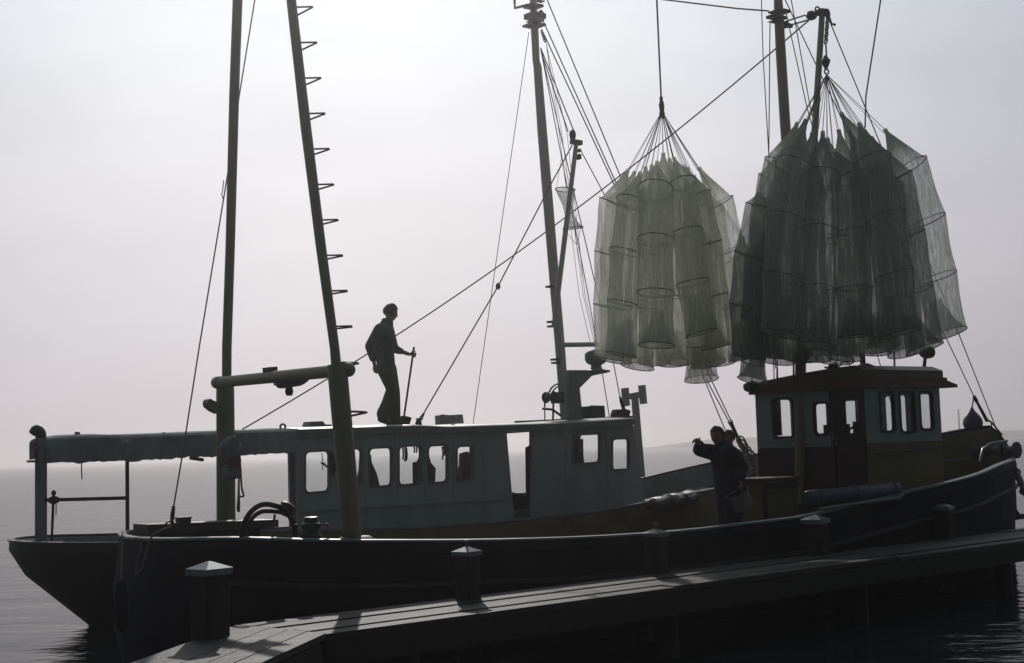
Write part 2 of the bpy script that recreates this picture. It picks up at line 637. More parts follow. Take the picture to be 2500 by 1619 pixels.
# ------------------------------------------------------------------ setting: water, far shore
def build_water():
    m = bpy.data.materials.new('harbour_water')
    m.use_nodes = True
    n, l = m.node_tree.nodes, m.node_tree.links
    n.remove(n['Principled BSDF'])
    df = n.new('ShaderNodeBsdfDiffuse')
    df.inputs[0].default_value = (0.012, 0.02, 0.022, 1)
    gl = n.new('ShaderNodeBsdfGlossy')
    gl.inputs['Roughness'].default_value = 0.07
    fz_ = n.new('ShaderNodeFresnel')
    fz_.inputs['IOR'].default_value = 1.33
    ml = n.new('ShaderNodeMath')
    ml.operation = 'MULTIPLY'
    ml.inputs[1].default_value = 0.70
    mx = n.new('ShaderNodeMixShader')
    l.new(fz_.outputs[0], ml.inputs[0])
    l.new(ml.outputs[0], mx.inputs[0])
    l.new(df.outputs[0], mx.inputs[1])
    l.new(gl.outputs[0], mx.inputs[2])
    l.new(mx.outputs[0], n['Material Output'].inputs[0])
    tc = n.new('ShaderNodeTexCoord')
    bumps = None
    for sc_, st, dist in ((1.3, (1.0, 1.9, 1), .060), (5.5, (1.0, 1.7, 1), .012), (0.18, (1, 2.2, 1), .20)):
        mp = n.new('ShaderNodeMapping')
        mp.inputs['Scale'].default_value = st
        mp.inputs['Rotation'].default_value = (0, 0, .12)
        l.new(tc.outputs['Object'], mp.inputs[0])
        nz = n.new('ShaderNodeTexNoise')
        nz.inputs['Scale'].default_value = sc_
        nz.inputs['Detail'].default_value = 3
        l.new(mp.outputs[0], nz.inputs['Vector'])
        bp = n.new('ShaderNodeBump')
        bp.inputs['Strength'].default_value = 0.5
        bp.inputs['Distance'].default_value = dist
        l.new(nz.outputs['Fac'], bp.inputs['Height'])
        if bumps:
            l.new(bumps.outputs[0], bp.inputs['Normal'])
        bumps = bp
    for k_ in (df, gl, fz_):
        l.new(bumps.outputs[0], k_.inputs['Normal'])
    R = 1500.0
    mb = MB()
    vs = [Vector((0, 0, 0))]
    fs = []
    rad = [4, 12, 30, 80, 220, 600, R]
    N = 48
    for r in rad:
        vs += [Vector((r * cos(2 * pi * j / N), r * sin(2 * pi * j / N), 0)) for j in range(N)]
    for j in range(N):
        fs.append((0, 1 + j, 1 + (j + 1) % N))
    for i in range(len(rad) - 1):
        for j in range(N):
            a, c = 1 + i * N + j, 1 + i * N + (j + 1) % N
            fs.append((a, a + N, c + N, c))
    mb.add(vs, fs)
    o = mb.build('water', m)
    o['kind'] = 'structure'
    for p in o.data.polygons:
        if p.normal.z < 0:
            p.flip()


build_water()


def build_hills():
    m = mat('far_shore', (0.05, 0.055, 0.045), 0.9, scale=.05)
    mb = MB()
    rows = []
    NX = 90
    for k, (dy, hk) in enumerate(((0, 0.02), (12, .75), (34, 1.0), (90, 0.6), (130, -.02))):
        row = []
        for i in range(NX + 1):
            x = lerp(70, 620, i / NX)
            h = 7.2 * (0.75 + .25 * sin(x * .012 + 1)) + .9 * sin(x * .075) + .5 * sin(x * .21 + k)
            h *= min(1, (x - 70) / 75.0)
            row.append(Vector((x, 800 + dy + 12 * sin(x * .02 + k), max(-.3, min(10.5, h * hk)))))
        rows.append(row)
    mb.loft(rows, closed=False)
    o = mb.build('hills', m, smooth=True)
    o['kind'] = 'structure'


build_hills()


# ------------------------------------------------------------------ the pier
def build_pier():
    ZT = 0.70

    def wz(x, y, z=ZT):
        d = ray(x, y)
        return CAM + d * ((z - EYE) / d.z)
    kf, kn = wz(576, 1526), wz(796, 1547)
    a = radians(42.3)
    dr = Vector((cos(a), sin(a), 0))
    nr = Vector((-sin(a), cos(a), 0))
    e = bpy.data.objects.new('pier', None)
    base = kf.copy()
    base.z = ZT
    e.location = base
    e.rotation_euler = (0, 0, a)
    col.objects.link(e)
    tag(e, 'weathered wooden walkway pier with a bend, running along the near side of the boats', 'pier')

    def loc(P):
        r = P - base
        return Vector((r.dot(dr), r.dot(nr), P.z - ZT))
    wid = abs(loc(kn).y)
    knl = loc(kn)
    l1, l2 = loc(wz(247, 1619)), loc(wz(435, 1550))
    r1, r2 = loc(wz(617, 1619)), loc(wz(778, 1552))
    dl = ((l1 - l2).normalized() + (r1 - r2).normalized()).normalized()
    L = 34.0
    deck = MB()
    rnd = random.Random(3)
    NP = 5

    def plank(mb, A0, A1, B0, B1, lift):
        t = .05
        top = [A0, A1, B1, B0]
        mb.hexa([p + Vector((0, 0, -t + lift)) for p in top] + [p + Vector((0, 0, lift)) for p in top])
    for i in range(NP):
        y0, y1 = -wid * i / NP - .012, -wid * (i + 1) / NP + .012
        # right arm, boards in lengths
        s0 = lerp(0, knl.x, (i + .5) / NP) + .02
        x = s0
        while x < L:
            ln = rnd.uniform(3.2, 5.2)
            x1 = min(L, x + ln)
            lf = rnd.uniform(-.008, .010)
            plank(deck, Vector((x, y0, 0)), Vector((x1 - .012, y0, 0)), Vector((x, y1, 0)), Vector((x1 - .012, y1, 0)), lf)
            x = x1
        # left arm
        k0 = Vector((lerp(0, knl.x, i / NP), -wid * i / NP, 0))
        k1 = Vector((lerp(0, knl.x, (i + 1) / NP), -wid * (i + 1) / NP, 0))
        pa = k0 + (k1 - k0) * .02
        pb = k0 + (k1 - k0) * .98
        lf = rnd.uniform(-.006, .008)
        plank(deck, pa, pa + dl * 6.5, pb, pb + dl * 6.5, lf)
    deck.build('deck', M['boards'], e)
    fa = MB()
    fa.box((0.0, -.10, -.26), (L, .0, -.062))
    fa.build('edge_beam', M['pile_wood'], e)
    fa = MB().box((knl.x, -wid, -.26), (L, -wid + .1, -.062))
    fa.build('edge_beam', M['pile_wood'], e)
    for s_, p in ((0, Vector((0, 0, 0))), (1, knl.copy())):
        side = Vector((-dl.y, dl.x, 0))
        if s_ == 0:
            side = side if side.dot(knl) > 0 else -side
        else:
            side = side if side.dot(-knl) > 0 else -side
        p.z = 0
        p0 = p + dl * .1
        c = [p0, p0 + dl * 6.4, p0 + dl * 6.4 + side * .1, p0 + side * .1]
        MB().hexa([x + Vector((0, 0, -.26)) for x in c] + [x + Vector((0, 0, -.062)) for x in c]).build('edge_beam', M['pile_wood'], e)
    for x in (1.0, 4.2, 7.4, 10.6, 13.8, 17, 21, 25, 29):
        MB().box((x, -wid + .1, -.25), (x + .16, -.1, -.07)).build('cross_beam', M['pile_wood'], e)
        MB().lathe((x + .08, -wid + .28, -2.2), [(.13, 0), (.12, 1.0), (.115, 1.95)], 14).build('pile', M['pile_wood'], e, smooth=True)
    return e, loc, wz


pier, pier_loc, pier_w = build_pier()


def build_bollards():
    labels = ['nearest mooring post with a bright pyramid metal cap at the bend of the pier',
              'mooring post with a metal cap below the middle of the hull, second from the left',
              'mooring post whose cap just crosses the thin pale hull rail',
              'mooring post with dull metal cap below the long blue cylinder',
              'farthest small mooring post with pale cap near the bow of the hull']
    # px of base centre, px of cap top, cap width px
    data = [(513, 1556, 1369, 93), (1143, 1464, 1333, 62), (1605, 1401, 1289, 56), (1995, 1353, 1255, 61), (2308, 1314, 1228, 46)]
    for (x, y, yt, w), lb in zip(data, labels):
        P = pier_w(x, y)
        D = (P - CAM).dot(fw)
        hw = w * D / F / 2 / 1.12
        hgt = (y - yt) * D / F - .01
        e = bpy.data.objects.new('mooring_post', None)
        e.location = P
        e.rotation_euler = (0, 0, radians(42.3 + 9))
        col.objects.link(e)
        tag(e, lb, 'mooring post', 'capped mooring posts along the pier')
        b = hw * .90
        h = hgt - hw * .50
        n = 10

        def sq(r, z, c=.2):
            return [Vector((r * (1 - c), -r, z)), Vector((r, -r * (1 - c), z)), Vector((r, r * (1 - c), z)), Vector((r * (1 - c), r, z)),
                    Vector((-r * (1 - c), r, z)), Vector((-r, r * (1 - c), z)), Vector((-r, -r * (1 - c), z)), Vector((-r * (1 - c), -r, z))]
        MB().loft([sq(b * .97, -1.6), sq(b, -.2), sq(b * .99, h * .5), sq(b * .97, h)], caps=True).build('post', M['pile_wood'], e)
        cp = MB()
        z0 = h - hw * .28
        cp.loft([sq(hw, z0, .04), sq(hw, h + hw * .10, .04), sq(hw * .1, hgt, .04)], caps=True)
        cp.build('cap', M['steel'], e)
        if x in (1143, 1605):
            MB().lathe((0, 0, hgt - .01), [(.012, 0), (.012, .045), (.028, .05), (.022, .072)], 10).build('knob', M['steel'], e, smooth=True)


build_bollards()


# ------------------------------------------------------------------ hulls
def make_hull(t, u_list, bfun, zfun, vc, mats, wl=.86, plumb=0.0, inner=.07, deckfun=None, rake0=0.35, rake1=0.0, us=None, ue=None):
    """lofted hull: outer skin, inner bulwark, cap rail, deck as separate meshes"""
    rows_out, rows_in, deck_r = [], [], []
    u0, u1 = u_list[0], u_list[-1]

    def hb(u, zz):
        tz = max(0.0, (zfun(u) - zz) / max(zfun(u), .1))
        return bfun(u) * (1 - (1 - wl) * min(1.3, tz) ** 1.4)

    def inset(u, k):
        e = .004
        db = (bfun(u + e) - bfun(max(u - e, u0 + .0005))) / (2 * e)
        g = sqrt(1 + db * db)
        return min(u1, max(u0 - .03, u + k * db / g)), max(.008, bfun(u) - k / g)

    def shift(u, zz):
        tz = max(0.0, (zfun(u) - zz) / max(zfun(u), .1))
        s0 = max(0, 1 - (u - u0) / 1.6)
        s1 = max(0, 1 - (u1 - u) / 1.6)
        t0 = max(0, (tz - plumb) / (1 - plumb)) if rake0 > 0 else (tz if tz < .55 else max(0, 1.1 - tz))
        return rake0 * s0 * t0 - rake1 * s1 * tz

    def section(u, side):
        b = bfun(u)
        z = zfun(u)
        pts = []
        for k, zz in enumerate((z, z - .10, z - .13, z * .62, z * .30, 0.02, -.35, -.7)):
            tz = max(0.0, (z - zz) / max(z, .1))
            bb = b * (1 - (1 - wl) * min(1.3, tz) ** 1.4)
            if k == 1:
                bb += .035
            if k >= 6:
                bb *= .75 if k == 6 else .3
            # fore-aft rake of the ends
            uu = u + shift(u, zz)
            pts.append(Vector((uu, vc + side * bb, zz)))
        return pts
    out = MB()
    for side in (-1, 1):
        out.loft([section(u, side) for u in u_list], closed=False)
    # close the stern and bow
    for u in (u_list[0], u_list[-1]):
        A, B = section(u, -1), section(u, 1)
        out.loft([A, B], closed=False)
    hull = t.part('hull', out, mats[0], smooth=True)
    bul = MB()
    cap = MB()
    deck = MB()
    for side in (-1, 1):
        ring, cr = [], []
        for u in u_list:
            b = bfun(u)
            z = zfun(u)
            d = deckfun(u)
            iu, ib = inset(u, inner)
            w_ = inset(u, .055)
            o_ = inset(u, -.025)
            ring.append([Vector((iu, vc + side * ib, z - .004)), Vector((iu + shift(u, d), vc + side * max(.01, ib - (b - hb(u, d))), d))])
            cr.append([Vector((o_[0], vc + side * o_[1], z)), Vector((o_[0], vc + side * o_[1], z + .022)),
                       Vector((w_[0], vc + side * w_[1], z + .027)), Vector((w_[0], vc + side * w_[1], z))])
        bul.loft(ring, closed=False)
        cap.loft(cr, closed=True, caps=True)
    t.part('bulwark', bul, mats[1])
    t.part('cap_rail', cap, mats[2])
    n = len(u_list)
    dv = []
    for u in u_list:
        d = deckfun(u)
        iu, ib = inset(u, inner)
        b = max(.008, ib - (bfun(u) - hb(u, d)))
        iu += shift(u, d)
        dv.append([Vector((iu, vc - b, d)), Vector((iu, vc, d + .03)), Vector((iu, vc + b, d))])
    deck.loft(dv, closed=False)
    t.part('deck', deck, mats[3])
    return hull


def solve_u(px, bfun, vc, side, u0=-4, u1=13):
    """u at which the rail curve crosses the image column px"""
    best = None
    N = 400
    prev = None
    for i in range(N + 1):
        u = lerp(u0, u1, i / N)
        p = Vector((u, vc + side * bfun(u), 1.2))
        P = W(p) - CAM
        x = 1250 + F * P.dot(CR) / P.dot(fw)
        if prev and (prev[1] - px) * (x - px) <= 0:
            best = lerp(prev[0], u, (px - prev[1]) / (x - prev[1] + 1e-9))
        prev = (u, x)
    return best


def pick(px, py, v):
    p = q(px, py, v)
    return p.z


# ---- near boat B
B_TAB = [(-.9, 1.88), (1.5, 1.9), (5, 1.9), (7, 1.86), (8.5, 1.72), (9.8, 1.42), (11, .95), (11.8, .52), (12.3, .2), (12.5, .04)]
def bB(u):
    if u < -.88:                      # round stern
        return max(.03, 1.88 * sqrt(max(0, 1 - ((u + .88) / 1.6) ** 2)))
    return max(.03, catmull(B_TAB, u))



VB = 1.9
zt = []
for px, py in ((284, 1303), (420, 1305), (560, 1308), (760, 1313), (900, 1314.5), (1150, 1314), (1400, 1308), (1580, 1298), (1700, 1288), (1824, 1273), (1962, 1256), (2228, 1193), (2300, 1178), (2393, 1153), (2446, 1130)):
    u = solve_u(px, bB, VB, -1)
    if u is None:
        continue
    zt.append((u, pick(px, py, VB - bB(u)) - .035))
zt.sort()
zt = [z for z in zt if z[0] > -2.3]
zt = [(-2.6, zt[0][1] - .02)] + zt
zt.append((12.5, 1.67))
zB = lambda u: catmull(zt, u)
dB = lambda u: min(zB(u) - .3, interp([(-2.6, .55), (4, .42), (8, .5), (10.5, .95), (12.5, 1.3)], u))
UB = [-2.48, -2.47, -2.44, -2.4, -2.34, -2.25, -2.1, -1.9, -1.6, -1.3] + [-1 + .5 * i for i in range(21)] + [9.4, 9.8, 10.2, 10.6, 11, 11.3, 11.6, 11.9, 12.1, 12.3, 12.42, 12.5]

boat = Thing('fishing_boat', 'dark blue hulled fishing boat moored along the pier, white and yellow wheelhouse near its bow', 'fishing boat', (4.5, VB, 0))
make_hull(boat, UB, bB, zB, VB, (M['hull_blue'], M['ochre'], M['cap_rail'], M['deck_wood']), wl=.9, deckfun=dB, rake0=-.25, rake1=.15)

# rub rail and stem post of B
mb = MB()
mb.tube([Vector((12.5, VB, 1.72)), Vector((12.46, VB, 1.0)), Vector((12.36, VB, .4)), Vector((12.28, VB, -.4))], [.07, .055, .055, .05], 8)
boat.part('stem_post', mb, M['hull_blue'], smooth=True)

rr_ = MB()
for sd in (-1, 1):
    pts = []
    for u in UB[4:-4]:
        z = zB(u)
        tz = .42 / z
        pts.append(Vector((u - .02, VB + sd * (bB(u) * (1 - .1 * tz ** 1.4) + .02), z - .42)))
    rr_.tube(pts, .04, 6)
boat.part('rub_rail', rr_, M['rubber'], smooth=True)
# ---- gantry (A-frame) of B
def leg_pts(pxs, v0, v1):
    """(x left, x right, y) rows -> centre points and radii, v running from v0 (first) to v1 (last)"""
    pts, rs = [], []
    y0, y1 = pxs[0][2], pxs[-1][2]
    for xl, xr, y in pxs:
        v = lerp(v0, v1, (y - y0) / (y1 - y0))
        p = q((xl + xr) / 2, y, v)
        pts.append(p)
        rs.append(m_px((xr - xl) / 2, p))
    return pts, rs


GR = boat
gl_up, gl_ur = leg_pts([(528 + 14, 571 - 6, 940), (542, 565.5, 850), (550.6, 573.6, 600), (559.6, 583.7, 233), (568, 592, 0), (571, 595, -90)], 3.45, 3.05)
gl_lo, gl_lr = leg_pts([(529, 575, 1310), (528.5, 573.5, 1120), (528, 571.7, 957), (529, 571, 935)], 3.45, 3.44)
gr_up, gr_ur = leg_pts([(809, 835, 905), (805, 829, 850), (770.5, 796, 600), (733.6, 760, 311), (699, 723, 0), (689, 713, -90)], .35, .75)
gr_lo, gr_lr = leg_pts([(837, 885, 1330), (818, 867, 1109), (801, 850, 925), (799, 847, 890)], .35, .36)
boat.part('gantry_leg', MB().tube(gl_lo, gl_lr, 18).tube(gl_up, gl_ur, 16), M['gantry'], smooth=True)
rleg = boat.part('gantry_leg', MB().tube(gr_lo, gr_lr, 18).tube(gr_up, gr_ur, 16), M['gantry'], smooth=True)
ca, cb = q(533, 934, 3.45), q(846, 903, .35)
rb = m_px(13.5, ca)
bar = MB().tube([ca + (ca - cb).normalized() * .0, ca.lerp(cb, .5), cb], [rb * .98, rb, rb], 18)
for c_, o_ in ((ca, ca - cb), (cb, cb - ca)):
    o_ = o_.normalized()
    bar.tube([c_ - o_ * .05, c_ + o_ * .05, c_ + o_ * .09, c_ + o_ * .11], [rb * 1.12, rb * 1.12, rb * .8, rb * .3], 18)
gbar = boat.part('gantry_crossbar', bar, M['gantry'], smooth=True)
# things bolted on the bar
def frame_plate(px, v, th, name, m, parent=None, th_bot=None):
    """polygon in pixels turned into a plate of real thickness in the plane v"""
    pts = [q(x, y, v) for x, y in px]
    L = [(p.x, p.z) for p in pts]
    mb = MB().panel(L, [], lambda s, t_, w: Vector((s, w, t_)), v - th / 2, v + th / 2)
    return mb


boat.part('junction_box', frame_plate([(648, 897.5), (670, 896), (671, 920), (650, 922)], 2.1, .14, '', None), M['dark_metal'], gbar)
boat.part('winch_bracket', frame_plate([(677, 930), (752, 924), (735, 938), (725, 943), (695, 948), (686, 946)], 1.7, .16, '', None), M['dark_metal'], gbar)
pl = q(706, 957, 1.7)
boat.part('hanging_lamp', MB().lathe(pl, [(.01, .14), (.012, .06), (.035, .05), (.045, 0), (.03, -.04)], 12), M['dark_metal'], gbar, smooth=True)
lp = [q(x, y, 1.8) for x, y in ((668, 934), (670, 940), (678, 942), (690, 938), (700, 946), (706, 950))]
boat.part('cable_loop', MB().tube(lp, .008, 6), M['rubber'], gbar)
boat.part('horn', frame_plate([(503, 977), (508, 974), (513, 978), (529, 984), (529, 1010), (515, 1003), (503, 993), (501, 985)], 3.4, .14, '', None), M['gantry'])
# climbing rungs on the near leg
def along(pts, y):
    return pts


for i in range(12):
    y = 17.5 + 86.6 * i + (4 if i > 9 else 0)
    if y > 900:
        y = {10: 917, 11: 1007}[i]
    xs = interp([(0, 724), (311, 760), (600, 796), (850, 829), (880, 833), (917, 851), (1007, 857)], y)
    ln = 37 if y < 900 else (33 if i == 10 else 37)
    v = lerp(.75, .35, min(1, y / 905))
    dz = max(3, 20 - y * .018)
    a = q(xs - 3, y, v)
    tip = q(xs + ln, y - 1, v)
    c = q(xs, y + dz, v - .02)
    b_ = tip + Vector((-.02, -.16, -.0))
    # a step iron: two legs to the mast, a bar seen almost end on
    pts = [a, tip, tip + Vector((-.01, -.02, -.012)), c] if y < 880 else [a + Vector((0, 0, .01)), tip, tip + Vector((-.01, -.03, -.005)), a + Vector((0, -.02, -.035))]
    boat.part('step_iron', MB().tube(pts, m_px(2.3 if y < 880 else 2.8, a), 7), M['rust'], rleg)

# ---- mast and boom of B
mp_, mr_ = leg_pts([(1940, 1965.5, 1230), (1941, 1968, 886), (1925, 1951, 600), (1903.5, 1929, 294), (1893, 1917.5, 112), (1889.5, 1912, 20), (1889, 1908, -20), (1888, 1906, -90)], 1.9, 1.9)
mast = boat.part('mast', MB().tube(mp_, mr_, 18), [M['mast_ochre']], smooth=True)
hd = MB()
for x0, x1, y0, y1 in ((1885, 1913, 26, 36), (1880, 1912, 36, 50), (1884, 1914, 50, 58), (1904, 1921, 24, 34)):
    a, b_ = q(x0, y0, 1.9), q(x1, y1, 1.9)
    hd.box((a.x, 1.82, b_.z), (b_.x, 1.98, a.z))
hd.tube([q(1912, 62, 1.9), q(1925, 62, 1.88), q(1934, 64, 1.86)], [.05, .04, .03], 8)
boat.part('masthead_fitting', hd, M['dark_metal'], mast)
bh = q(2008, 21, .85)
bf = q(1955, 868, 1.72)
bm_ = MB().tube([bf, bf.lerp(bh, .3), bf.lerp(bh, .75), bh], [m_px(9.5, bf), m_px(9.5, bf), m_px(8.3, bh), m_px(7.2, bh)], 14)
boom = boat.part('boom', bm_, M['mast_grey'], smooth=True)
bt = MB()
a = q(2008, 30, .85)
bt.box((a.x - .08, a.y - .05, a.z - .03), (a.x + .08, a.y + .05, a.z + .03))
for s_ in (-1, 1):
    c = a + Vector((s_ * .10, 0, 0))
    bt.tube([c + Vector((.05 * cos(t), 0, .06 * sin(t))) for t in [2 * pi * k / 14 for k in range(14)]], .012, 6, close=True)
boat.part('boom_end_ring', bt, M['dark_metal'], boom)
bl = q(1981, 38, 1.0)
tb = MB().lathe(bl, [(.02, -.12), (.055, -.08), (.07, 0), (.055, .08), (.02, .12)], 12, axis=(1, .3, .2))
boat.part('topping_block', tb, M['dark_metal'], boom, smooth=True)
boat.part('gooseneck', MB().lathe(bf - Vector((0, 0, .08)), [(.10, 0), (.12, .04), (.12, .12), (.09, .16)], 14), M['dark_metal'], mast, smooth=True)


def wire(t, p, name='stay', r=.008, m='wire', parent=None, n=6):
    return t.part(name, MB().tube(p, r, n), M[m], parent)


for (x0, y0), (x1, y1) in (((1914, 54), (1975, 34)), ((1917, 65), (1983, 46))):
    wire(boat, [q(x0, y0, 1.85), q(x1, y1, 1.0)], 'topping_lift', .012)
# B shrouds and forestays
top = q(1905, -60, 1.9)
bowtop = q(2410, 1028, 2.6)
wire(boat, [q(1917, 0, 1.95), q(2378, 968, 2.3)], 'forestay', .009)
wire(boat, [q(2021, 41, .9), q(2341, 816, 2.2), q(2435, 1053, 2.3)], 'forestay', .009)
wire(boat, [q(1859, 0, 3.0), q(1863, 140, 3.02), q(1877, 378, 3.1), q(1893, 900, 3.3)], 'shroud', .008)
wire(boat, [q(1880, 54, 2.0), q(1879, 140, 2.1), q(1877, 378, 2.3), q(1890, 930, 2.7)], 'shroud', .008)
wire(boat, [q(1920, 35, 2.0), q(1970, 262, 2.6), q(2180, 1000, 3.5)], 'shroud', .008)
wire(boat, [q(1930, -10, 2.0), q(1976, 250, 2.6), q(2060, 640, 3.2), q(2110, 910, 3.5)], 'shroud', .008)
wire(boat, [q(1877, 27, 1.9), q(1800, 21, 2.4), q(1594, -4, 3.8), q(1293, -37, 5.8)], 'triatic_stay', .012)
# turnbuckles of the bow stays
for a, b_ in (((2378, 968), (2410, 1028)),):
    pa, pb_ = q(*a, 2.3), q(*b_, 2.3)
    boat.part('turnbuckle', MB().tube([pa, pa.lerp(pb_, .2), pa.lerp(pb_, .25), pb_], [.03, .03, .022, .03], 8), M['dark_metal'])


# ---- wheelhouse of B
WV0, WV1 = .75, 2.72
WU0 = q(2112, 1000, WV0).x
WU1 = q(2296, 1000, WV0).x
ZR = q(2112, 946, WV0).z            # eaves
ZW = q(2112, 1083, WV0).z           # white / yellow line
ZD = .45


def z4(x, y):
    return 1750 + .35697 * x, 800 + .35697 * y


def side_map(s, t_, w):
    return Vector((s, w, t_))


def aft_map(s, t_, w):
    return Vector((w, s, t_))


def win_loop_side(x0, y0, x1, y1, v, r):
    a, b_ = q(*z4(x0, y1), v), q(*z4(x1, y0), v)
    c = q(*z4(x0, y0), v)
    d = q(*z4(x1, y1), v)
    return rrect((a.x + c.x) / 2, (a.z + d.z) / 2, (b_.x + d.x) / 2, (b_.z + c.z) / 2, r)


def win_loop_aft(x0, y0, x1, y1, u, r):
    a, b_ = qu(*z4(x0, y1), u), qu(*z4(x1, y0), u)
    c = qu(*z4(x0, y0), u)
    d = qu(*z4(x1, y1), u)
    # v decreases to the right
    return rrect((b_.y + d.y) / 2, (a.z + d.z) / 2, (a.y + c.y) / 2, (b_.z + c.z) / 2, r)


wh = boat.part('wheelhouse_wall', MB().panel([(WU0, ZW), (WU1 - .0, ZW), (WU1, ZR), (WU0, ZR)],
               [win_loop_side(1120, 445, 1212, 705, WV0, .05), win_loop_side(1257, 447, 1352, 708, WV0, .05), win_loop_side(1393, 448, 1476, 690, WV0, .05)],
               side_map, WV0, WV0 + .05), M['wh_white'], label='white upper side wall of the wheelhouse with three windows')
for lp_ in ((1120, 445, 1212, 705), (1257, 447, 1352, 708), (1393, 448, 1476, 690)):
    L = win_loop_side(*lp_, WV0, .05)
    w_ = boat.part('window', MB().panel(scale_loop(L, .035), [scale_loop(L, -.004)], side_map, WV0 - .015, WV0 + .03), M['dark_metal'])
    boat.part('pane', MB().panel(scale_loop(L, .002), [], side_map, WV0 + .02, WV0 + .026), M['glass'], w_)
boat.part('lower_wall', MB().box((WU0, WV0, ZD), (WU1, WV0 + .05, ZW - .003)), M['wh_yellow'], label='yellow lower side wall of the wheelhouse')
boat.part('handrail', MB().tube([q(*z4(1080, 862), WV0 - .06), q(*z4(1300, 845), WV0 - .06), q(*z4(1508, 822), WV0 - .06)], .012, 8), M['dark_metal'])
# aft wall: two windows and a door opening
AU = WU0
door = win_loop_aft(808, 452, 1000, 1090, AU, .03)
dv0 = min(p[0] for p in door)
dv1 = max(p[0] for p in door)
dz1 = max(p[1] for p in door)
w_aft = [win_loop_aft(388, 490, 520, 745, AU, .05), win_loop_aft(668, 520, 764, 725, AU, .05)]
VIN0, VIN1 = WV0 + .05, WV1
outer = [(dv0, ZD), (VIN0, ZD), (VIN0, ZR), (VIN1, ZR), (VIN1, ZD), (dv1, ZD), (dv1, dz1), (dv0, dz1)]
zmid = qu(*z4(450, 820), AU).z
up_out = [(dv0, ZW), (VIN0, ZW), (VIN0, ZR), (VIN1, ZR), (VIN1, zmid), (dv1, zmid), (dv1, dz1), (dv0, dz1)]
boat.part('aft_wall', MB().panel(up_out, w_aft, aft_map, AU, AU + .05), M['wh_white'], label='white aft wall of the wheelhouse with two windows')
boat.part('lower_wall', MB().box((AU, dv1, ZD), (AU + .05, VIN1, zmid - .003)), M['brown_wood'], label='brown wooden lower part of the aft wall')
boat.part('lower_wall', MB().box((AU, VIN0, ZD), (AU + .05, dv0, ZW - .003)), M['brown_wood'])
for L in w_aft:
    w_ = boat.part('window', MB().panel(scale_loop(L, .035), [scale_loop(L, -.004)], aft_map, AU - .015, AU + .03), M['dark_metal'])
    boat.part('pane', MB().panel(scale_loop(L, .002), [], aft_map, AU + .02, AU + .026), M['glass'], w_)
dw = win_loop_aft(872, 500, 998, 722, AU, .02)
dpan = [(dv0 + .012, ZD + .02), (dv1 - .012, ZD + .02), (dv1 - .012, dz1 - .012), (dv0 + .012, dz1 - .012)]
dw = [(min(max(p[0], dv0 + .06), dv1 - .05), p[1]) for p in dw]
dr_ = boat.part('door', MB().panel(dpan, [dw], aft_map, AU + .012, AU + .045), M['brown_wood'], label='brown wooden door with a large window')
boat.part('pane', MB().panel(dw, [], aft_map, AU + .025, AU + .031), M['glass'], dr_)
hp = Vector((AU - .02, dv1 - .08, qu(*z4(850, 760), AU).z))
boat.part('handle', MB().tube([hp, hp + Vector((0, .10, 0))], .012, 8), M['steel'], dr_)
fr_ = MB()
fr_.box((AU - .02, dv0 - .05, ZD), (AU + .04, dv0 - .002, dz1 + .05)).box((AU - .02, dv1 + .002, ZD), (AU + .04, dv1 + .05, dz1 + .05)).box((AU - .018, dv0 - .002, dz1 + .002), (AU + .04, dv1 + .002, dz1 + .052))
boat.part('door_frame', fr_, M['brown_wood'])
# far side and front
fz0, fz1 = ZW + .05, ZR - .08
holes = [rrect(WU0 + .12, fz0 + .02, WU0 + .75, fz1, .05), rrect(WU0 + .85, fz0 + .02, WU1 - .12, fz1, .05)]
boat.part('far_wall', MB().panel([(WU0 + .05, ZD), (WU1 - .05, ZD), (WU1 - .05, ZR), (WU0 + .05, ZR)], holes, side_map, WV1 - .05, WV1), M['wh_white'])
vv = [WV0 + .08 + (WV1 - WV0 - .16) * i / 4 for i in range(5)]
holes = [rrect(vv[i] + .03, fz0, vv[i + 1] - .03, fz1, .04) for i in range(4)]
boat.part('front_wall', MB().panel([(WV0 + .05, ZD), (WV1, ZD), (WV1, ZR), (WV0 + .05, ZR)], holes, aft_map, WU1 - .05, WU1), M['wh_white'])
for L in holes:
    w_ = boat.part('window', MB().panel(scale_loop(L, .03), [scale_loop(L, -.004)], aft_map, WU1 - .03, WU1 + .015), M['dark_metal'])
    boat.part('pane', MB().panel(scale_loop(L, .002), [], aft_map, WU1 - .02, WU1 - .014), M['glass'], w_)
boat.part('floor', MB().box((WU0 + .05, WV0 + .05, ZD - .04), (WU1 - .05, WV1 - .05, ZD)), M['brown_wood'])
# console, wheel, chair, curtain inside
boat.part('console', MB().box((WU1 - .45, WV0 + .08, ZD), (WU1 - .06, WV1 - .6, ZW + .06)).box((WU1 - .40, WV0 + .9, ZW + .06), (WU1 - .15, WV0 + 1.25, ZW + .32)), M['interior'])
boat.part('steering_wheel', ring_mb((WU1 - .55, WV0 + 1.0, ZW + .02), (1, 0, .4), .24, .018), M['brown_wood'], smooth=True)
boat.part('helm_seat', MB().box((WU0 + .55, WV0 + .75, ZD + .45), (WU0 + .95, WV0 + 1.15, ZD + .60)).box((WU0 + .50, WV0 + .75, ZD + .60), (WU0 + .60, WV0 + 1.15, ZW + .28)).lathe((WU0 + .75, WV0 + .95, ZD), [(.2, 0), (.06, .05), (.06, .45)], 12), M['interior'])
boat.part('curtain', MB().loft([[Vector((WU0 + .08 + .35 * i / 14, WV1 - .08 + .025 * sin(i * 1.7), z)) for z in (fz0 + .1, fz1 + .04)] for i in range(15)], closed=False), M['interior'])
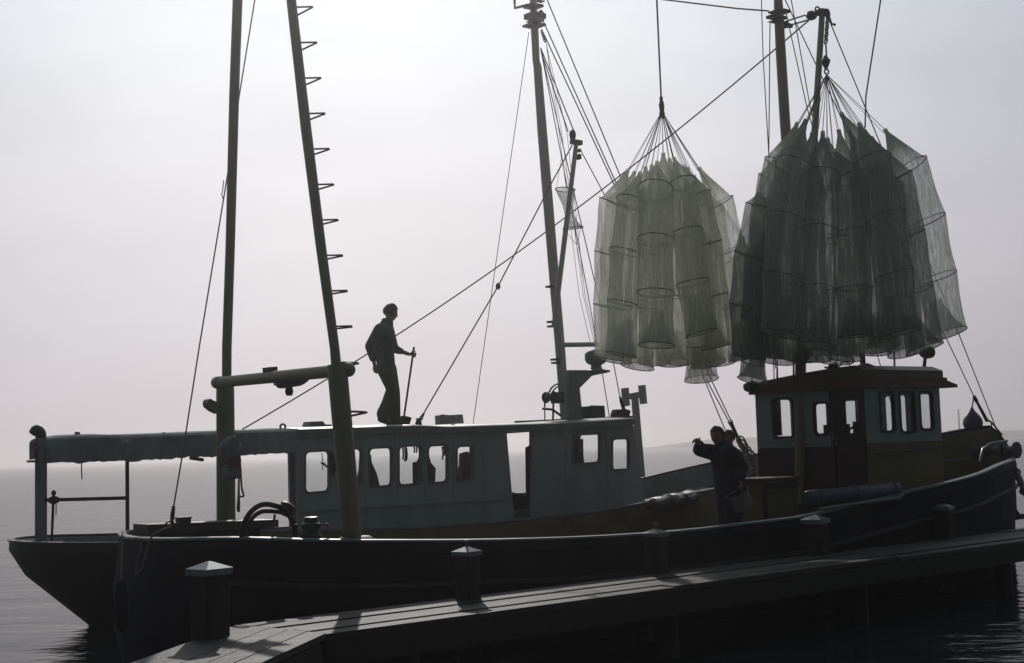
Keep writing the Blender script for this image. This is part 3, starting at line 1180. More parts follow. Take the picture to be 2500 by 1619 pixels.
# red roof edge, cambered roof, visor
ov = .07
def roof_z(v):
    s_ = (v - (WV0 + WV1) / 2) / ((WV1 - WV0) / 2)
    return .30 * (1 - s_ * s_)


zb1 = q(2112, 920, WV0 - ov).z
boat.part('roof_edge', MB().box((WU0 - .06, WV0 - ov, ZR), (WU1 + .10, WV1 + ov, zb1)), M['wh_red'], label='red painted band around the wheelhouse roof')
rows = []
for u in (WU0 - .03, WU1 + .05):
    g = []
    for i in range(13):
        v = lerp(WV0 - ov + .03, WV1 + ov - .03, i / 12)
        g.append(Vector((u, v, zb1 + .17 - .15 * (i / 12) ** 1.6 - (.07 if i == 0 else 0))))
    rows.append(g + [Vector((u, WV1 + ov - .03, zb1 - .02)), Vector((u, WV0 - ov + .03, zb1 - .02))])
roof = boat.part('roof', MB().loft(rows, closed=True, caps=True), M['wh_roof'], label='sloping dull olive wheelhouse roof')
va, vb = q(2296, 924, WV0), q(2323, 926, WV0)
boat.part('visor', MB().hexa([Vector((WU1 + .06, v, zb1 - .10)) if k == 0 else Vector((WU1 + .34, v, zb1 - .14)) for k, v in ((0, WV0 - ov), (1, WV0 - ov), (1, WV1 + ov), (0, WV1 + ov))] +
          [Vector((WU1 + .06, v, zb1 - .03)) if k == 0 else Vector((WU1 + .34, v, zb1 - .10)) for k, v in ((0, WV0 - ov), (1, WV0 - ov), (1, WV1 + ov), (0, WV1 + ov))]), M['wh_red'])
# roof gear
rz = zb1 + .17
def on_roof(x, y, v):
    p = q(x, y, v)
    return p


pd = q(2258, 861, 1.5)
boat.part('searchlight', MB().lathe(pd - Vector((0, .10, 0)), [(.04, -.02), (.09, .0), (.095, .12), (.06, .2), (.02, .22)], 16, axis=(.3, 1, 0)).tube([pd - Vector((0, 0, .08)), pd + Vector((-.06, 0, -.30))], [.025, .03], 8), M['dark_metal'], roof, smooth=True)
for (x, y) in ((2024, 897), (2034, 893)):
    p = q(x, y, 1.5)
    boat.part('air_horn', MB().lathe(p, [(.03, -.06), (.06, -.05), (.03, 0), (.02, .08)], 12, axis=(.2, 1, .1)).tube([p, p - Vector((0, 0, .14))], .012, 6), M['dark_metal'], roof, smooth=True)
pts = [q(x, y, 1.3) for x, y in ((2047, 902), (2053, 888), (2063, 883), (2073, 888), (2077, 900))]
boat.part('cable_loop', MB().tube(pts, .009, 6), M['dark_metal'], roof)
p = q(2112, 905, 1.0)
boat.part('roof_vent', MB().lathe(p - Vector((0, 0, .08)), [(.12, 0), (.12, .07), (.14, .08), (.14, .14), (.05, .18)], 16), M['dark_metal'], roof, smooth=True)
p = q(2150, 906, .95)
boat.part('folded_tarp', MB().hexa([p + Vector(k) for k in ((-.22, -.15, -.08), (.25, -.18, -.08), (.22, .2, -.08), (-.2, .18, -.08), (-.17, -.1, .05), (.2, -.1, .02), (.16, .14, .06), (-.16, .12, .04))]), M['buoy'], roof)
for x, yb, yt, v in ((1898, 931, 880, 2.2), (1938, 925, 870, 1.7), (2107, 897, 862, 1.5), (2184, 892, 850, 1.7)):
    boat.part('antenna', MB().tube([q(x, yb + 8, v), q(x - 1, yt, v)], [.016 if x != 2107 else .045, .010 if x != 2107 else .035], 8), M['dark_metal'], roof)

p = qu(1829, 944, WU0 - .16)
boat.part('deck_lamp', MB().lathe(p - Vector((0, .10, 0)), [(.03, -.02), (.08, .02), (.09, .10), (.07, .18), (.02, .2)], 14, axis=(.2, 1, 0)).tube([p, p + Vector((.16, 0, .06))], .02, 6), M['dark_metal'], smooth=True)
# companionway casing aft of the wheelhouse and its lid
c0, c1 = q(1858, 1168, 1.3), q(1946, 1168, 1.3)
cas = boat.part('deck_casing', MB().box((c0.x, 1.3, .42), (c1.x, 1.75, c0.z - .05)), M['wh_yellow'])
boat.part('lid', MB().box((c0.x - .05, 1.25, c0.z - .047), (c1.x + .02, 1.8, c0.z)), M['brown_wood'], cas)
boat.part('frame', MB().box((c0.x + .02, 1.27, .45), (c0.x + .07, 1.297, c0.z - .06)).box((c0.x + .07, 1.27, c0.z - .14), (c1.x, 1.297, c0.z - .07)), M['brown_wood'], cas)
# bow gear: roller, light bar, cleats
pb = [q(x, y, 1.35) for x, y in ((2392, 1128), (2400, 1096), (2420, 1083), (2445, 1079), (2458, 1077))]
boat.part('bow_rail', MB().tube(pb, .022, 8), M['cap_rail'], smooth=True)
# anchor windlass on the foredeck
wc = q(2432, 1100, 1.7)
wm = MB().tube([wc + Vector((0, -.35, 0)), wc + Vector((0, .35, 0))], .07, 12)
for dy in (-.36, -.12, .12, .36):
    wm.lathe(wc + Vector((0, dy - .02, 0)), [(.05, -.01), (.13, 0), (.13, .03), (.05, .04)], 16, axis=(0, 1, 0))
for dy in (-.24, .24):
    wm.box((wc.x - .09, wc.y + dy - .025, wc.z - .45), (wc.x + .09, wc.y + dy + .025, wc.z + .03))
boat.part('anchor_windlass', wm, M['dark_metal'], smooth=True)
# raised bulwark on the far side of the bow
top_px = [(2230, 1080), (2289, 1064), (2350, 1052), (2414, 1043), (2428, 1052), (2442, 1070), (2454, 1090), (2464, 1108), (2469, 1118)]
bwo, bwi, bwc = [], [], []
for k in range(30):
    u = lerp(9.2, 12.46, k / 29)
    v = VB + bB(u) - .02
    P = W((u, v, 1.9)) - CAM
    px = 1250 + F * P.dot(CR) / P.dot(fw)
    zz = max(zB(u) + .03, pick(px, interp(top_px, px), v)) if px > 2225 else zB(u) + .03
    zz = min(zz, zB(u) + .62)
    bwo.append([Vector((u, v + .03, zB(u) + .02)), Vector((u, v + .05, zz))])
    bwi.append([Vector((u, v - .035, zz)), Vector((u, v - .03, zB(u) + .02))])
    bwc.append([Vector((u, v + .065, zz)), Vector((u, v + .065, zz + .03)), Vector((u, v - .05, zz + .03)), Vector((u, v - .05, zz))])
bw_ = boat.part('bow_bulwark', MB().loft([a + b for a, b in zip(bwo, bwi)], closed=False), M['ochre'], label='raised ochre bulwark on the far side of the bow')
boat.part('cap', MB().loft(bwc, closed=True, caps=True), M['hull_blue'], bw_)
a0, a1 = q(2412, 1026, 2.3), q(2446, 1062, 2.0)
hr = MB()
for k in range(3):
    a = a0.lerp(a1, .25 + .3 * k)
    hr.tube([a + Vector((0, 0, -.18)), a + Vector((0, 0, .02 - .04 * k))], .012, 6)
hr.tube([a0 + Vector((0, 0, .0)), a0.lerp(a1, .3) + Vector((0, 0, .03)), a1], .015, 6)
boat.part('pulpit', hr, M['dark_metal'])
boat.part('bowsprit_plate', MB().box((12.30, VB - .12, .66), (12.68, VB + .12, .74)).hexa([Vector(k) for k in ((12.3, VB - .03, .74), (12.62, VB - .03, .74), (12.62, VB + .03, .74), (12.3, VB + .03, .74), (12.3, VB - .03, .98), (12.34, VB - .03, .98), (12.34, VB + .03, .98), (12.3, VB + .03, .98))]), M['hull_blue'])
boat.part('bob_stay', MB().tube([q(2475, 1118, 1.9), q(2482, 1262, 1.9)], .012, 6).lathe(q(2482, 1262, 1.9), [(.02, -.05), (.045, -.03), (.045, .02), (.02, .05)], 10), M['dark_metal'])

# aft deck gear
sl0, sl1 = q(330, 1291, 2.6), q(664, 1291, 2.4)
hz = sl0.z
hat = boat.part('hatch_cover', MB().hexa([Vector((sl0.x, 2.25, hz - .06)), Vector((sl1.x, 2.25, hz - .06)), Vector((sl1.x, 2.65, hz - .06)), Vector((sl0.x, 2.65, hz - .06)),
             Vector((sl0.x, 2.25, hz + .05)), Vector((sl1.x, 2.25, hz + .02)), Vector((sl1.x, 2.65, hz + .02)), Vector((sl0.x, 2.65, hz + .05))]), M['dark_metal'])
boat.part('hatch_coaming', MB().box((sl0.x + .25, 2.3, .5), (sl1.x - .2, 2.6, hz - .063)), M['hull_blue'])
p = q(469, 1276, 2.2)
boat.part('deck_box', MB().box((p.x - .07, 2.33, hz + .02), (p.x + .05, 2.45, p.z + .04)).box((p.x - .08, 2.32, p.z + .04), (p.x + .06, 2.46, p.z + .055)), M['dark_metal'])
ar = ring_mb(q(415, 1281, 2.2) + Vector((0, 0, -.03)), (.2, 1, 0), .06, .009, 16)
boat.part('lifting_eye', ar, M['dark_metal'])
# backstay of the gantry
bs = [q(622, 0, 3.2), q(586, 222, 3.3), q(554, 436, 3.5), q(486, 850, 2.9), q(444, 1119, 2.4), q(424, 1236, 2.25)]
wire(boat, [q(632, -80, 3.2)] + bs, 'backstay', .008)
tb_ = MB().tube([q(424, 1236, 2.25), q(421, 1258, 2.24), q(419, 1280, 2.22)], [.018, .024, .016], 8)
boat.part('turnbuckle', tb_, M['dark_metal'])
p = q(520, 458, 3.45)
boat.part('frayed_cord', MB().tube([q(546, 440, 3.45), q(544, 462, 3.45), q(541, 476, 3.45), q(545, 486, 3.45)], .006, 5), M['rope'])
# fenders and ropes hung on the hull side near the stern
fu = qd(296, 1420, 12.3)
fe = Thing('rope_fender', 'dark cylindrical fender hanging by a thin rope at the stern of the near hull', 'fender', (fu.x, fu.y, fu.z))
fe.part('bumper', MB().lathe(fu - Vector((0, 0, .42)), [(.03, 0), (.05, .04), (.06, .12), (.06, .32), (.045, .40), (.02, .43)], 14), M['hull_blue'], smooth=True)
fe.part('rope', MB().tube([fu, qd(297, 1375, 12.4), qd(299, 1310, 12.6), qd(299, 1300, 12.9)], .010, 6), M['rope'])
cp_ = [q(x, y, -.06) for x, y in ((420, 1284), (395, 1296), (372, 1305), (360, 1340), (345, 1390), (331, 1409), (334, 1380), (343, 1340), (346, 1308))]
lo_ = []
for i in range(len(cp_) - 1):
    for k in range(4):
        lo_.append(cp_[i].lerp(cp_[i + 1], k / 4))
solo('rope', MB().tube(lo_, .010, 6), M['rope'], 'slack thin rope looped over the near hull rail close to the stern', 'rope', cp_[0], smooth=True)


# ---- hoses arched over the aft deck
def arch(px, v, n=6):
    pts = [q(x, y, v) for x, y in px]
    out = []
    k = len(pts)
    for i in range(k - 1):
        p0, p1, p2, p3 = pts[max(i - 1, 0)], pts[i], pts[i + 1], pts[min(i + 2, k - 1)]
        for j in range(n):
            t = j / n
            out.append(.5 * ((2 * p1) + (-p0 + p2) * t + (2 * p0 - 5 * p1 + 4 * p2 - p3) * t * t + (-p0 + 3 * p1 - 3 * p2 + p3) * t ** 3))
    out.append(pts[-1])
    return out


hs_ = Thing('suction_hose', 'thick black hose arched over the aft rail of the near boat', 'hose', q(655, 1300, .6))
o1 = arch([(590, 1330), (593, 1290), (605, 1260), (625, 1239), (648, 1231), (675, 1236), (694, 1243), (709, 1264), (719, 1290), (724, 1330)], .6)
hs_.part('hose', MB().tube(o1, m_px(6.6, o1[0]), 12), M['rubber'], smooth=True)
o2 = arch([(597, 1325), (603, 1290), (618, 1263), (637, 1250), (660, 1248), (685, 1251), (698, 1256)], .75)
hs_.part('hose', MB().tube(o2, m_px(5.5, o2[0]), 12), M['rubber'], smooth=True)
p = q(697, 1246, .66)
hs_.part('coupling', MB().lathe(p - Vector((.02, 0, .04)), [(.06, 0), (.075, .02), (.075, .10), (.05, .12)], 14, axis=(.5, 0, .85)), M['dark_metal'], smooth=True)
hs_.part('lashing', MB().tube([q(671, 1256, .7), q(669, 1272, .7), q(665, 1290, .7)], .012, 6), M['rope'])

cpz = q(760, 1312, .45)
cs = Thing('capstan', 'round dark capstan with a red knob beside the climbing leg on the near rail', 'capstan', cpz)
s1 = m_px(1, cpz)
cs.part('drum', MB().lathe(cpz - Vector((0, 0, .1)), [(26 * s1, 0), (26 * s1, .1 + 4 * s1), (20 * s1, .1 + 10 * s1), (19 * s1, .1 + 20 * s1), (24 * s1, .1 + 26 * s1), (24 * s1, .1 + 33 * s1), (17 * s1, .1 + 37 * s1), (16 * s1, .1 + 46 * s1), (14 * s1, .1 + 48 * s1)], 22), M['dark_metal'], smooth=True)
cs.part('top_plate', MB().lathe(cpz + Vector((0, 0, 45 * s1)), [(15 * s1, 0), (17 * s1, 1.2 * s1), (17 * s1, 4 * s1), (14 * s1, 5 * s1)], 22), M['cap_rail'], smooth=True)
for sgn in (-1, 1):
    c = cpz + Vector((sgn * 24 * s1, -.1 * sgn, 30 * s1))
    cs.part('bar_lug', MB().tube([c, c + Vector((sgn * 9 * s1, 0, 0))], [4 * s1, 3.4 * s1], 8), M['dark_metal'])
c = cpz + Vector((31 * s1, -.12, 24 * s1))
cs.part('knob', MB().lathe(c - Vector((0, 0, .015)), [(.005, 0), (.016, .006), (.016, .02), (.006, .028)], 10), M['lamp_red'], smooth=True, label='small red knob')
p = q(868, 1312, .3)
boat.part('leg_foot', MB().lathe(p - Vector((0, 0, .06)), [(.17, 0), (.17, .05), (.14, .07)], 18), M['dark_metal'], smooth=True)

# cloth bag on the far gantry leg
bgz = q(560, 1070, 3.1)
bag = Thing('cloth_bag', 'pale and red cloth bag hanging by a cord on the left gantry leg', 'bag', bgz)


def bag_part(rows, v):
    rings = []
    for xl, xr, y in rows:
        a, b_ = q(xl, y, v), q(xr, y, v)
        c, r = (a + b_) / 2, (b_ - a).length / 2
        rings.append([c + Vector((r * cos(2 * pi * k / 16) * (1 + .08 * sin(3 * k + y)), .11 * sin(2 * pi * k / 16) * (1 + .1 * sin(2 * k + y)), .012 * sin(k * 2.3 + y))) for k in range(16)])
    return MB().loft(rings, closed=True, caps=True)


bag.part('pouch', bag_part([(560, 572, 1066), (545, 580, 1076), (537, 588, 1092), (541, 589, 1104), (548, 583, 1116), (552, 583, 1124)], 3.12), M['bag_cloth'], smooth=True)
bag.part('red_panel', bag_part([(556, 583, 1113), (559, 585, 1124), (552, 583, 1140)], 3.10), M['bag_red'], smooth=True)
bag.part('pouch', bag_part([(551, 580, 1137), (547, 583, 1148), (546, 580, 1165), (560, 578, 1168)], 3.12), M['bag_cloth'], smooth=True)
lpp = arch([(578, 1066), (584, 1110), (587, 1140), (590, 1190), (595, 1210), (589, 1212), (583, 1208), (584, 1150), (582, 1212), (580, 1240), (583, 1249), (584, 1235), (583, 1190)], 3.05, 5)
bag.part('cord', MB().tube(lpp, .011, 6), M['rope'], smooth=True)

# long blue cylinder (rolled fender) on the near rail
k0, k1 = q(1966, 1218, .12), q(2192, 1195, .12)
fz = Thing('roll_fender', 'long dark blue cylinder lashed on the near rail below the wheelhouse', 'fender', k0)
ax = (k1 - k0)
fz.part('cylinder', MB().lathe(k0, [(.02, 0), (.085, .015), (.098, .06), (.098, ax.length - .06), (.085, ax.length - .015), (.02, ax.length)], 20, axis=ax), M['fender'], smooth=True)
for t in (.12, .5, .93):
    fz.part('lashing', ring_mb(k0.lerp(k1, t), ax, .102, .01, 20), M['rope'])
k2, k3 = q(2000, 1243, -.02), q(2196, 1215, -.02)
boat.part('side_rail', MB().tube([k2, k2.lerp(k3, .5), k3, k3 + Vector((.12, .02, .05))], .022, 8), M['cap_rail'], smooth=True)

# pear buoy at the bow
bz = q(2375, 1032, 2.3)
by = Thing('pear_buoy', 'dark blue pear shaped buoy hanging from the forestay at the bow', 'buoy', bz)
rb_ = m_px(24, bz)
by.part('float', MB().lathe(bz, [(.02, -rb_ * 1.02), (rb_ * .5, -rb_ * .88), (rb_ * .87, -rb_ * .5), (rb_, -.02), (rb_ * .93, rb_ * .35), (rb_ * .68, rb_ * .75), (rb_ * .36, rb_ * 1.1), (rb_ * .16, rb_ * 1.4), (.018, rb_ * 1.55)], 22), M['buoy'], smooth=True)
by.part('cord', MB().tube([bz + Vector((0, 0, rb_ * 1.5)), q(2378, 968, 2.3)], .012, 6), M['rope'])

# bow mooring hawser
hw_ = [q(2464, 1116, 1.85), q(2480, 1152, 1.3), q(2502, 1200, .7), q(2530, 1262, .1)]
solo('mooring_rope', MB().tube(hw_, [.05, .055, .05, .05], 8).lathe(hw_[1] - Vector((0, 0, .05)), [(.05, 0), (.075, .03), (.075, .07), (.05, .1)], 10).lathe(hw_[2] - Vector((0, 0, .05)), [(.05, 0), (.08, .03), (.08, .07), (.05, .1)], 10), M['rubber'],
     'thick dark mooring rope running down to the right from the bow', 'rope', hw_[0], smooth=True)

# ================================================================== boat A (beyond B)
VA = 5.8
A_TAB = [(0.1, 1.70), (3, 1.72), (6, 1.7), (8, 1.6), (9.5, 1.32), (10.6, .95), (11.3, .58), (11.8, .2), (11.95, .04)]
UAS, AAS = -2.34, 1.7             # stern end and length of the rounded stern of A


def bA(u):
    if u < UAS + AAS:
        return max(.03, 1.70 * sqrt(max(0, 1 - ((u - UAS - AAS) / AAS) ** 2)))
    return max(.03, catmull(A_TAB, u))



zA = lambda u: catmull([(-2.6, 1.13), (-1.5, 1.10), (0, 1.03), (3, .98), (5.5, 1.03), (7, 1.16), (8.3, 1.30), (9.6, 1.52), (11, 1.76), (11.95, 1.9)], u)
dA = lambda u: interp([(-2.6, .62), (3, .55), (6.9, .6), (7.0, 1.05), (9, 1.12), (11.95, 1.45)], u)
UA = [UAS + k for k in (0, .01, .04, .09, .16, .26, .4, .6, .85, 1.15, 1.45)] + [.5 * i for i in range(1, 18)] + [8.8, 9.2, 9.6, 10, 10.3, 10.6, 11, 11.3, 11.6, 11.8, 11.95]
ba = Thing('cabin_boat', 'grey green cabin boat lying behind, with a long flat roof and canopied stern', 'fishing boat', (4, VA, 0))
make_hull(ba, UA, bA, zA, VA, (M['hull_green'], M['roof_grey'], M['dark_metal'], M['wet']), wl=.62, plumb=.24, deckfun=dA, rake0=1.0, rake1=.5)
CV0, CV1 = 4.7, 6.75

# roof line, from pixel rows on the near edge
def near(x, y):
    return q(x, y, CV0)


rt = [(112, 1074), (163, 1066.5), (199, 1064), (257, 1062), (308, 1063), (450, 1058), (528, 1054), (690, 1048.5), (810, 1044.7), (900, 1042), (941, 1040), (1022, 1038), (1096, 1041.5), (1200, 1038), (1300, 1035), (1363, 1033), (1545, 1021)]
rp_ = [near(x, y) for x, y in rt]
# canopy with hanging valance (aft of the cabin)
cb_ = [(114, 1132), (150, 1130), (190, 1131), (229, 1128.5), (265, 1126), (301, 1125), (330, 1127), (370, 1122), (405, 1121), (450, 1117), (528, 1116), (590, 1111), (726, 1105)]


def zline(tab, u, v=CV0):
    pts = [near(*t_) for t_ in tab]
    return interp([(p.x, p.z) for p in pts], u)


def vpx(x):
    return interp([(100, 5.5), (160, 5.3), (220, 5.1), (310, 4.88), (400, 4.76), (480, CV0), (3000, CV0)], x)


def tline(tab, u):
    pts = [q(x, y, vpx(x)) for x, y in tab]
    return interp([(p.x, p.z) for p in pts], u)


vline = [(q(x, 1080, vpx(x)).x, vpx(x)) for x in range(100, 760, 12)]
cu0, cu1 = q(112, 1080, vpx(112)).x, near(726, 1080).x
rows = []
NC = 60
rnd = random.Random(5)
for i in range(NC + 1):
    u = lerp(cu0, cu1, i / NC)
    zt_, zb_ = tline(rt, u), tline(cb_, u) + rnd.uniform(-.010, .010)
    n0 = interp(vline, u)
    n1 = min(CV1, 2 * VA - n0 - .1)
    g = []
    wv = .012 * sin(u * 7) + .006 * sin(u * 19)
    g.append(Vector((u, n0 + wv * 1.5, zb_)))
    g.append(Vector((u, n0 + wv, lerp(zb_, zt_, .5))))
    g.append(Vector((u, n0, zt_ - .03)))
    for k in range(7):
        t = k / 6
        g.append(Vector((u, lerp(n0 + .04, n1 - .04, t), zt_ + .03 * (1 - (2 * t - 1) ** 2))))
    g.append(Vector((u, n1, zt_ - .03)))
    g.append(Vector((u, n1, zb_ + .05)))
    g.append(Vector((u, n1 - .015, zb_ + .05)))
    g.append(Vector((u, n1 - .015, zt_ - .06)))
    g.append(Vector((u, n0 + .02, zt_ - .06)))
    g.append(Vector((u, n0 + .015 + wv * 1.5, zb_)))
    rows.append(g)
can = ba.part('canopy', MB().loft(rows, closed=True, caps=True), M['canvas'], smooth=True)
# cabin roof
ru = [p.x for p in rp_ if p.x > cu1 - .02]
ru = [cu1 + .003] + [u for u in ru if u > cu1 + .05]
rows = []
for u in ru:
    z = zline(rt, u)
    g = [Vector((u, CV0 - .05, z - .10)), Vector((u, CV0 - .05, z - .01))]
    for k in range(9):
        t = k / 8
        g.append(Vector((u, lerp(CV0 - .03, CV1 + .03, t), z + .035 * (1 - (2 * t - 1) ** 2))))
    g += [Vector((u, CV1 + .05, z - .01)), Vector((u, CV1 + .05, z - .10))]
    rows.append(g)
aroof = ba.part('roof', MB().loft(rows, closed=True, caps=True), M['roof_grey'], smooth=True)


def z2(x, y):
    return 600 + .32453 * x, 900 + .32453 * y


def z3(x, y):
    return 1250 + .32451 * x, 850 + .32451 * y


def wl(x0, y0, x1, y1, r=.06, tilt=0):
    """near-wall window from source pixels (left, top of left side, right, bottom of left side)"""
    a = near(x0, y1)
    b_ = near(x0, y0)
    c = near(x1, y0 - (x1 - x0) * .05)
    d = near(x1, y1 - (x1 - x0) * .08)
    L = []
    quad = [a, d, c, b_]
    # rounded quad
    n = 5
    for i in range(4):
        P, A, B = quad[i], quad[i - 1], quad[(i + 1) % 4]
        ea, eb = (A - P).normalized() * r, (B - P).normalized() * r
        for k in range(n):
            t = k / (n - 1)
            X = (P + ea) * (1 - t) ** 2 + P * 2 * t * (1 - t) + (P + eb) * t ** 2
            L.append((X.x, X.z))
    return L


wins = [wl(746.5, 1105, 803.5, 1202), wl(848, 1098.5, 882, 1184), wl(902.5, 1096.5, 956, 1188), wl(975, 1092, 1027, 1183), wl(1046.5, 1090.5, 1092, 1178), wl(1116, 1092, 1155, 1172)]
fw_wins = [wl(1399, 1061, 1464.5, 1132), wl(1496, 1074, 1535, 1146, .05)]
# doorway between the two cabin blocks
dxa = near(1240, 1067).x
dxb = near(1286, 1067).x
zbot = .95
xl = near(726, 1200).x
xr = near(1545, 1040).x
xr2 = near(1576, 1233).x
zt1 = lambda u: zline(rt, u) - .10
cw_out = [(xl, zbot), (dxa - .02, zbot), (dxa - .02, zt1(dxa)), (xl, zt1(xl))]
# the bottom of the wall rests on deck level
cabw = ba.part('cabin_wall', MB().panel([(xl, .58), (dxa + .10, .58), (dxa - .02, zt1(dxa) + .0), (lerp(xl, dxa, .5), zt1(lerp(xl, dxa, .5))), (xl, zt1(xl))], wins, side_map, CV0, CV0 + .05), M['cabin_green'])
fpx = [(1302, 1085), (1545, 1036), (1577, 1240)]
fp = [near(*t_) for t_ in fpx]
fww = ba.part('wheelhouse_wall', MB().panel([(fp[0].x - .10, .58), (fp[2].x + .1, .58), (fp[2].x, fp[2].z), (fp[1].x, zt1(fp[1].x)), (fp[0].x, zt1(fp[0].x))], fw_wins, side_map, CV0, CV0 + .05), M['cabin_green'])
for L in wins + fw_wins:
    w_ = ba.part('window', MB().panel(scale_loop(L, .03), [scale_loop(L, -.002)], side_map, CV0 - .012, CV0 + .02), M['roof_grey'])
    ba.part('pane', MB().panel(scale_loop(L, .002), [], side_map, CV0 + .022, CV0 + .028), M['glass'], w_)


# battens over the panel joints of the near cabin side
for px_ in (735, 890, 966, 1036, 1106, 1180):
    a_ = near(px_, 1080)
    ba.part('panel_batten', MB().box((a_.x - .012, CV0 - .009, .75), (a_.x + .012, CV0 - .001, zt1(a_.x) - .03)), M['cabin_green'], cabw)
ba.part('rubbing_strip', MB().box((xl, CV0 - .025, 1.34), (dxa - .02, CV0 - .010, 1.38)), M['cabin_green'], cabw)
for px_ in (1380, 1480):
    a_ = near(px_, 1080)
    ba.part('panel_batten', MB().box((a_.x - .012, CV0 - .009, .75), (a_.x + .012, CV0 - .001, zt1(a_.x) - .03)), M['cabin_green'], fww)


def far_loop(x0, y0, x1, y1, v, r=.06):
    a, b_ = q(x0, y1, v), q(x1, y1 - (x1 - x0) * .07, v)
    c, d = q(x1, y0 - (x1 - x0) * .05, v), q(x0, y0, v)
    z0 = min(a.z, b_.z)
    return [(a.x, a.z), (b_.x, b_.z), (c.x, c.z), (d.x, d.z)]


fv = CV1 - .05
FH = [far_loop(730, 1096, 815, 1216, fv), far_loop(838, 1090, 1108, 1210, fv), far_loop(1118, 1088, 1150, 1140, fv), far_loop(1205, 1050, 1296, 1208, fv), far_loop(1418, 1052, 1472, 1142, fv), far_loop(1490, 1060, 1548, 1148, fv)]
FH[3] = [(p[0], min(p[1], zt1(p[0]) - .03)) for p in FH[3]]
ur = q(1545, 1036, fv).x
ba.part('far_wall', MB().panel([(xl + 1.0, .58), (max(ur, FH[5][1][0] + .08), .58), (max(ur, FH[5][1][0] + .08), zt1(xr)), (xl + 1.0, zt1(xl))], FH, side_map, fv, CV1), M['cabin_green'])
# front wall, raked
fa, fb_ = Vector((fp[2].x + .1, 0, .58)), Vector((fp[1].x, 0, zt1(fp[1].x)))


def front_map(s, t_, w):
    k = (t_ - fa.z) / (fb_.z - fa.z)
    return Vector((lerp(fa.x, fb_.x, k) - .055 + w, s, t_))


fh_ = [rrect(CV0 + .10, 1.42, CV0 + 1.28, 2.24, .06), rrect(CV0 + 1.34, 1.42, fv - .10, 2.24, .06)]
ba.part('front_wall', MB().panel([(CV0 + .05, .58), (fv, .58), (fv, zt1(xr) - .002), (CV0 + .05, zt1(xr) - .002)], fh_, front_map, 0, .05), M['cabin_green'])
# seat backs, cupboards and hanging gear inside
def inside(px, v, th, name, m='interior'):
    return ba.part(name, frame_plate(px, v, th, '', None), M[m])


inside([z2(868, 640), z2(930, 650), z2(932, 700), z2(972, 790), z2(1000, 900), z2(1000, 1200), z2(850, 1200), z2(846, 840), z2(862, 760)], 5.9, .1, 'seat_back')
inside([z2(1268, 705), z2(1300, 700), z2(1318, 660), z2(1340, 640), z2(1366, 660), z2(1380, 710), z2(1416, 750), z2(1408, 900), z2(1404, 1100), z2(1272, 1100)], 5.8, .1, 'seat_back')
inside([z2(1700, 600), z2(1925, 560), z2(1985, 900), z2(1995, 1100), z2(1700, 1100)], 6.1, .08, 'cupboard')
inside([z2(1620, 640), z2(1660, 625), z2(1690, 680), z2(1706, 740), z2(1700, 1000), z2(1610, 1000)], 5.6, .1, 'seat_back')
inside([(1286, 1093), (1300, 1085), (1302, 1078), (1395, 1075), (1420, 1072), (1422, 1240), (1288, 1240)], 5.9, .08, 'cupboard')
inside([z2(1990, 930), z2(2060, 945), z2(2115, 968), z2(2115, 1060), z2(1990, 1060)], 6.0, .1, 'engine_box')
hg = MB()
for (x, y, L_) in ((1180, 590, 95), (1195, 590, 110), (1208, 592, 100), (1265, 588, 45), (1282, 588, 45), (1478, 586, 100), (1490, 586, 70)):
    hg.tube([q(*z2(x, y), 5.6), q(*z2(x + 6, y + L_ * .5), 5.6), q(*z2(x + 2, y + L_), 5.6)], .012, 6)
ba.part('hanging_cords', hg, M['interior'])
hg = MB().tube([q(*z2(573, 635), 5.2), q(*z2(577, 690), 5.2), q(*z2(578, 765), 5.2)], .006, 5)
hg.tube([q(*z2(566, 708), 5.2), q(*z2(590, 720), 5.2), q(*z2(613, 742), 5.2)], [.012, .014, .012], 6).tube([q(*z2(580, 722), 5.2), q(*z2(592, 708), 5.2)], .008, 6)
ba.part('hanging_hook', hg, M['rust'])
wp = MB().tube([q(*z2(640, 625), 4.62), q(*z2(650, 700), 4.62), q(*z2(668, 720), 4.62), q(*z2(645, 810), 4.62)], [.03, .05, .05, .02], 8)
ba.part('door_latch_bar', wp, M['dark_metal'])
# stern posts and rails
pt, pbm = q(100, 1070, 5.55), q(100, 1340, 5.55)
r1 = m_px(14.2, pt)
ba.part('stern_post', MB().tube([pbm, pbm.lerp(pt, .5), pt], [r1, r1, r1], 16), M['gantry'] if False else M['canvas'], smooth=True)
vent = arch([(99, 1080), (100, 1066), (98, 1056), (91, 1050), (84, 1054), (79, 1060)], 5.55, 5)
ba.part('exhaust_bend', MB().tube(vent, [m_px(13, pt)] * (len(vent) - 6) + [m_px(12 - .5 * k, pt) for k in range(6)], 14), M['dark_metal'], smooth=True)
br = MB()
for x0, x1, y0, y1 in ((78, 88, 1080, 1089), (78, 88, 1096, 1117), (70, 88, 1124, 1129)):
    a, b_ = q(x0, y0, 5.55), q(x1, y1, 5.55)
    br.box((a.x, 5.48, b_.z), (b_.x, 5.62, a.z))
ba.part('post_bracket', br, M['dark_metal'])
pt, pbm = q(310.5, 1120, 5.0), q(311, 1320, 5.0)
ba.part('canopy_post', MB().tube([pbm - Vector((0, 0, .3)), pt], m_px(4.7, pt), 10), M['dark_metal'], smooth=True)
ra, rb2 = q(112, 1221, 5.5), q(308, 1216, 5.0)
ba.part('stern_rail', MB().tube([ra, ra.lerp(rb2, .5), rb2], m_px(4.6, ra), 10), M['dark_metal'], smooth=True)
sa, sb = q(131, 1207, 5.45), q(124, 1330, 5.45)
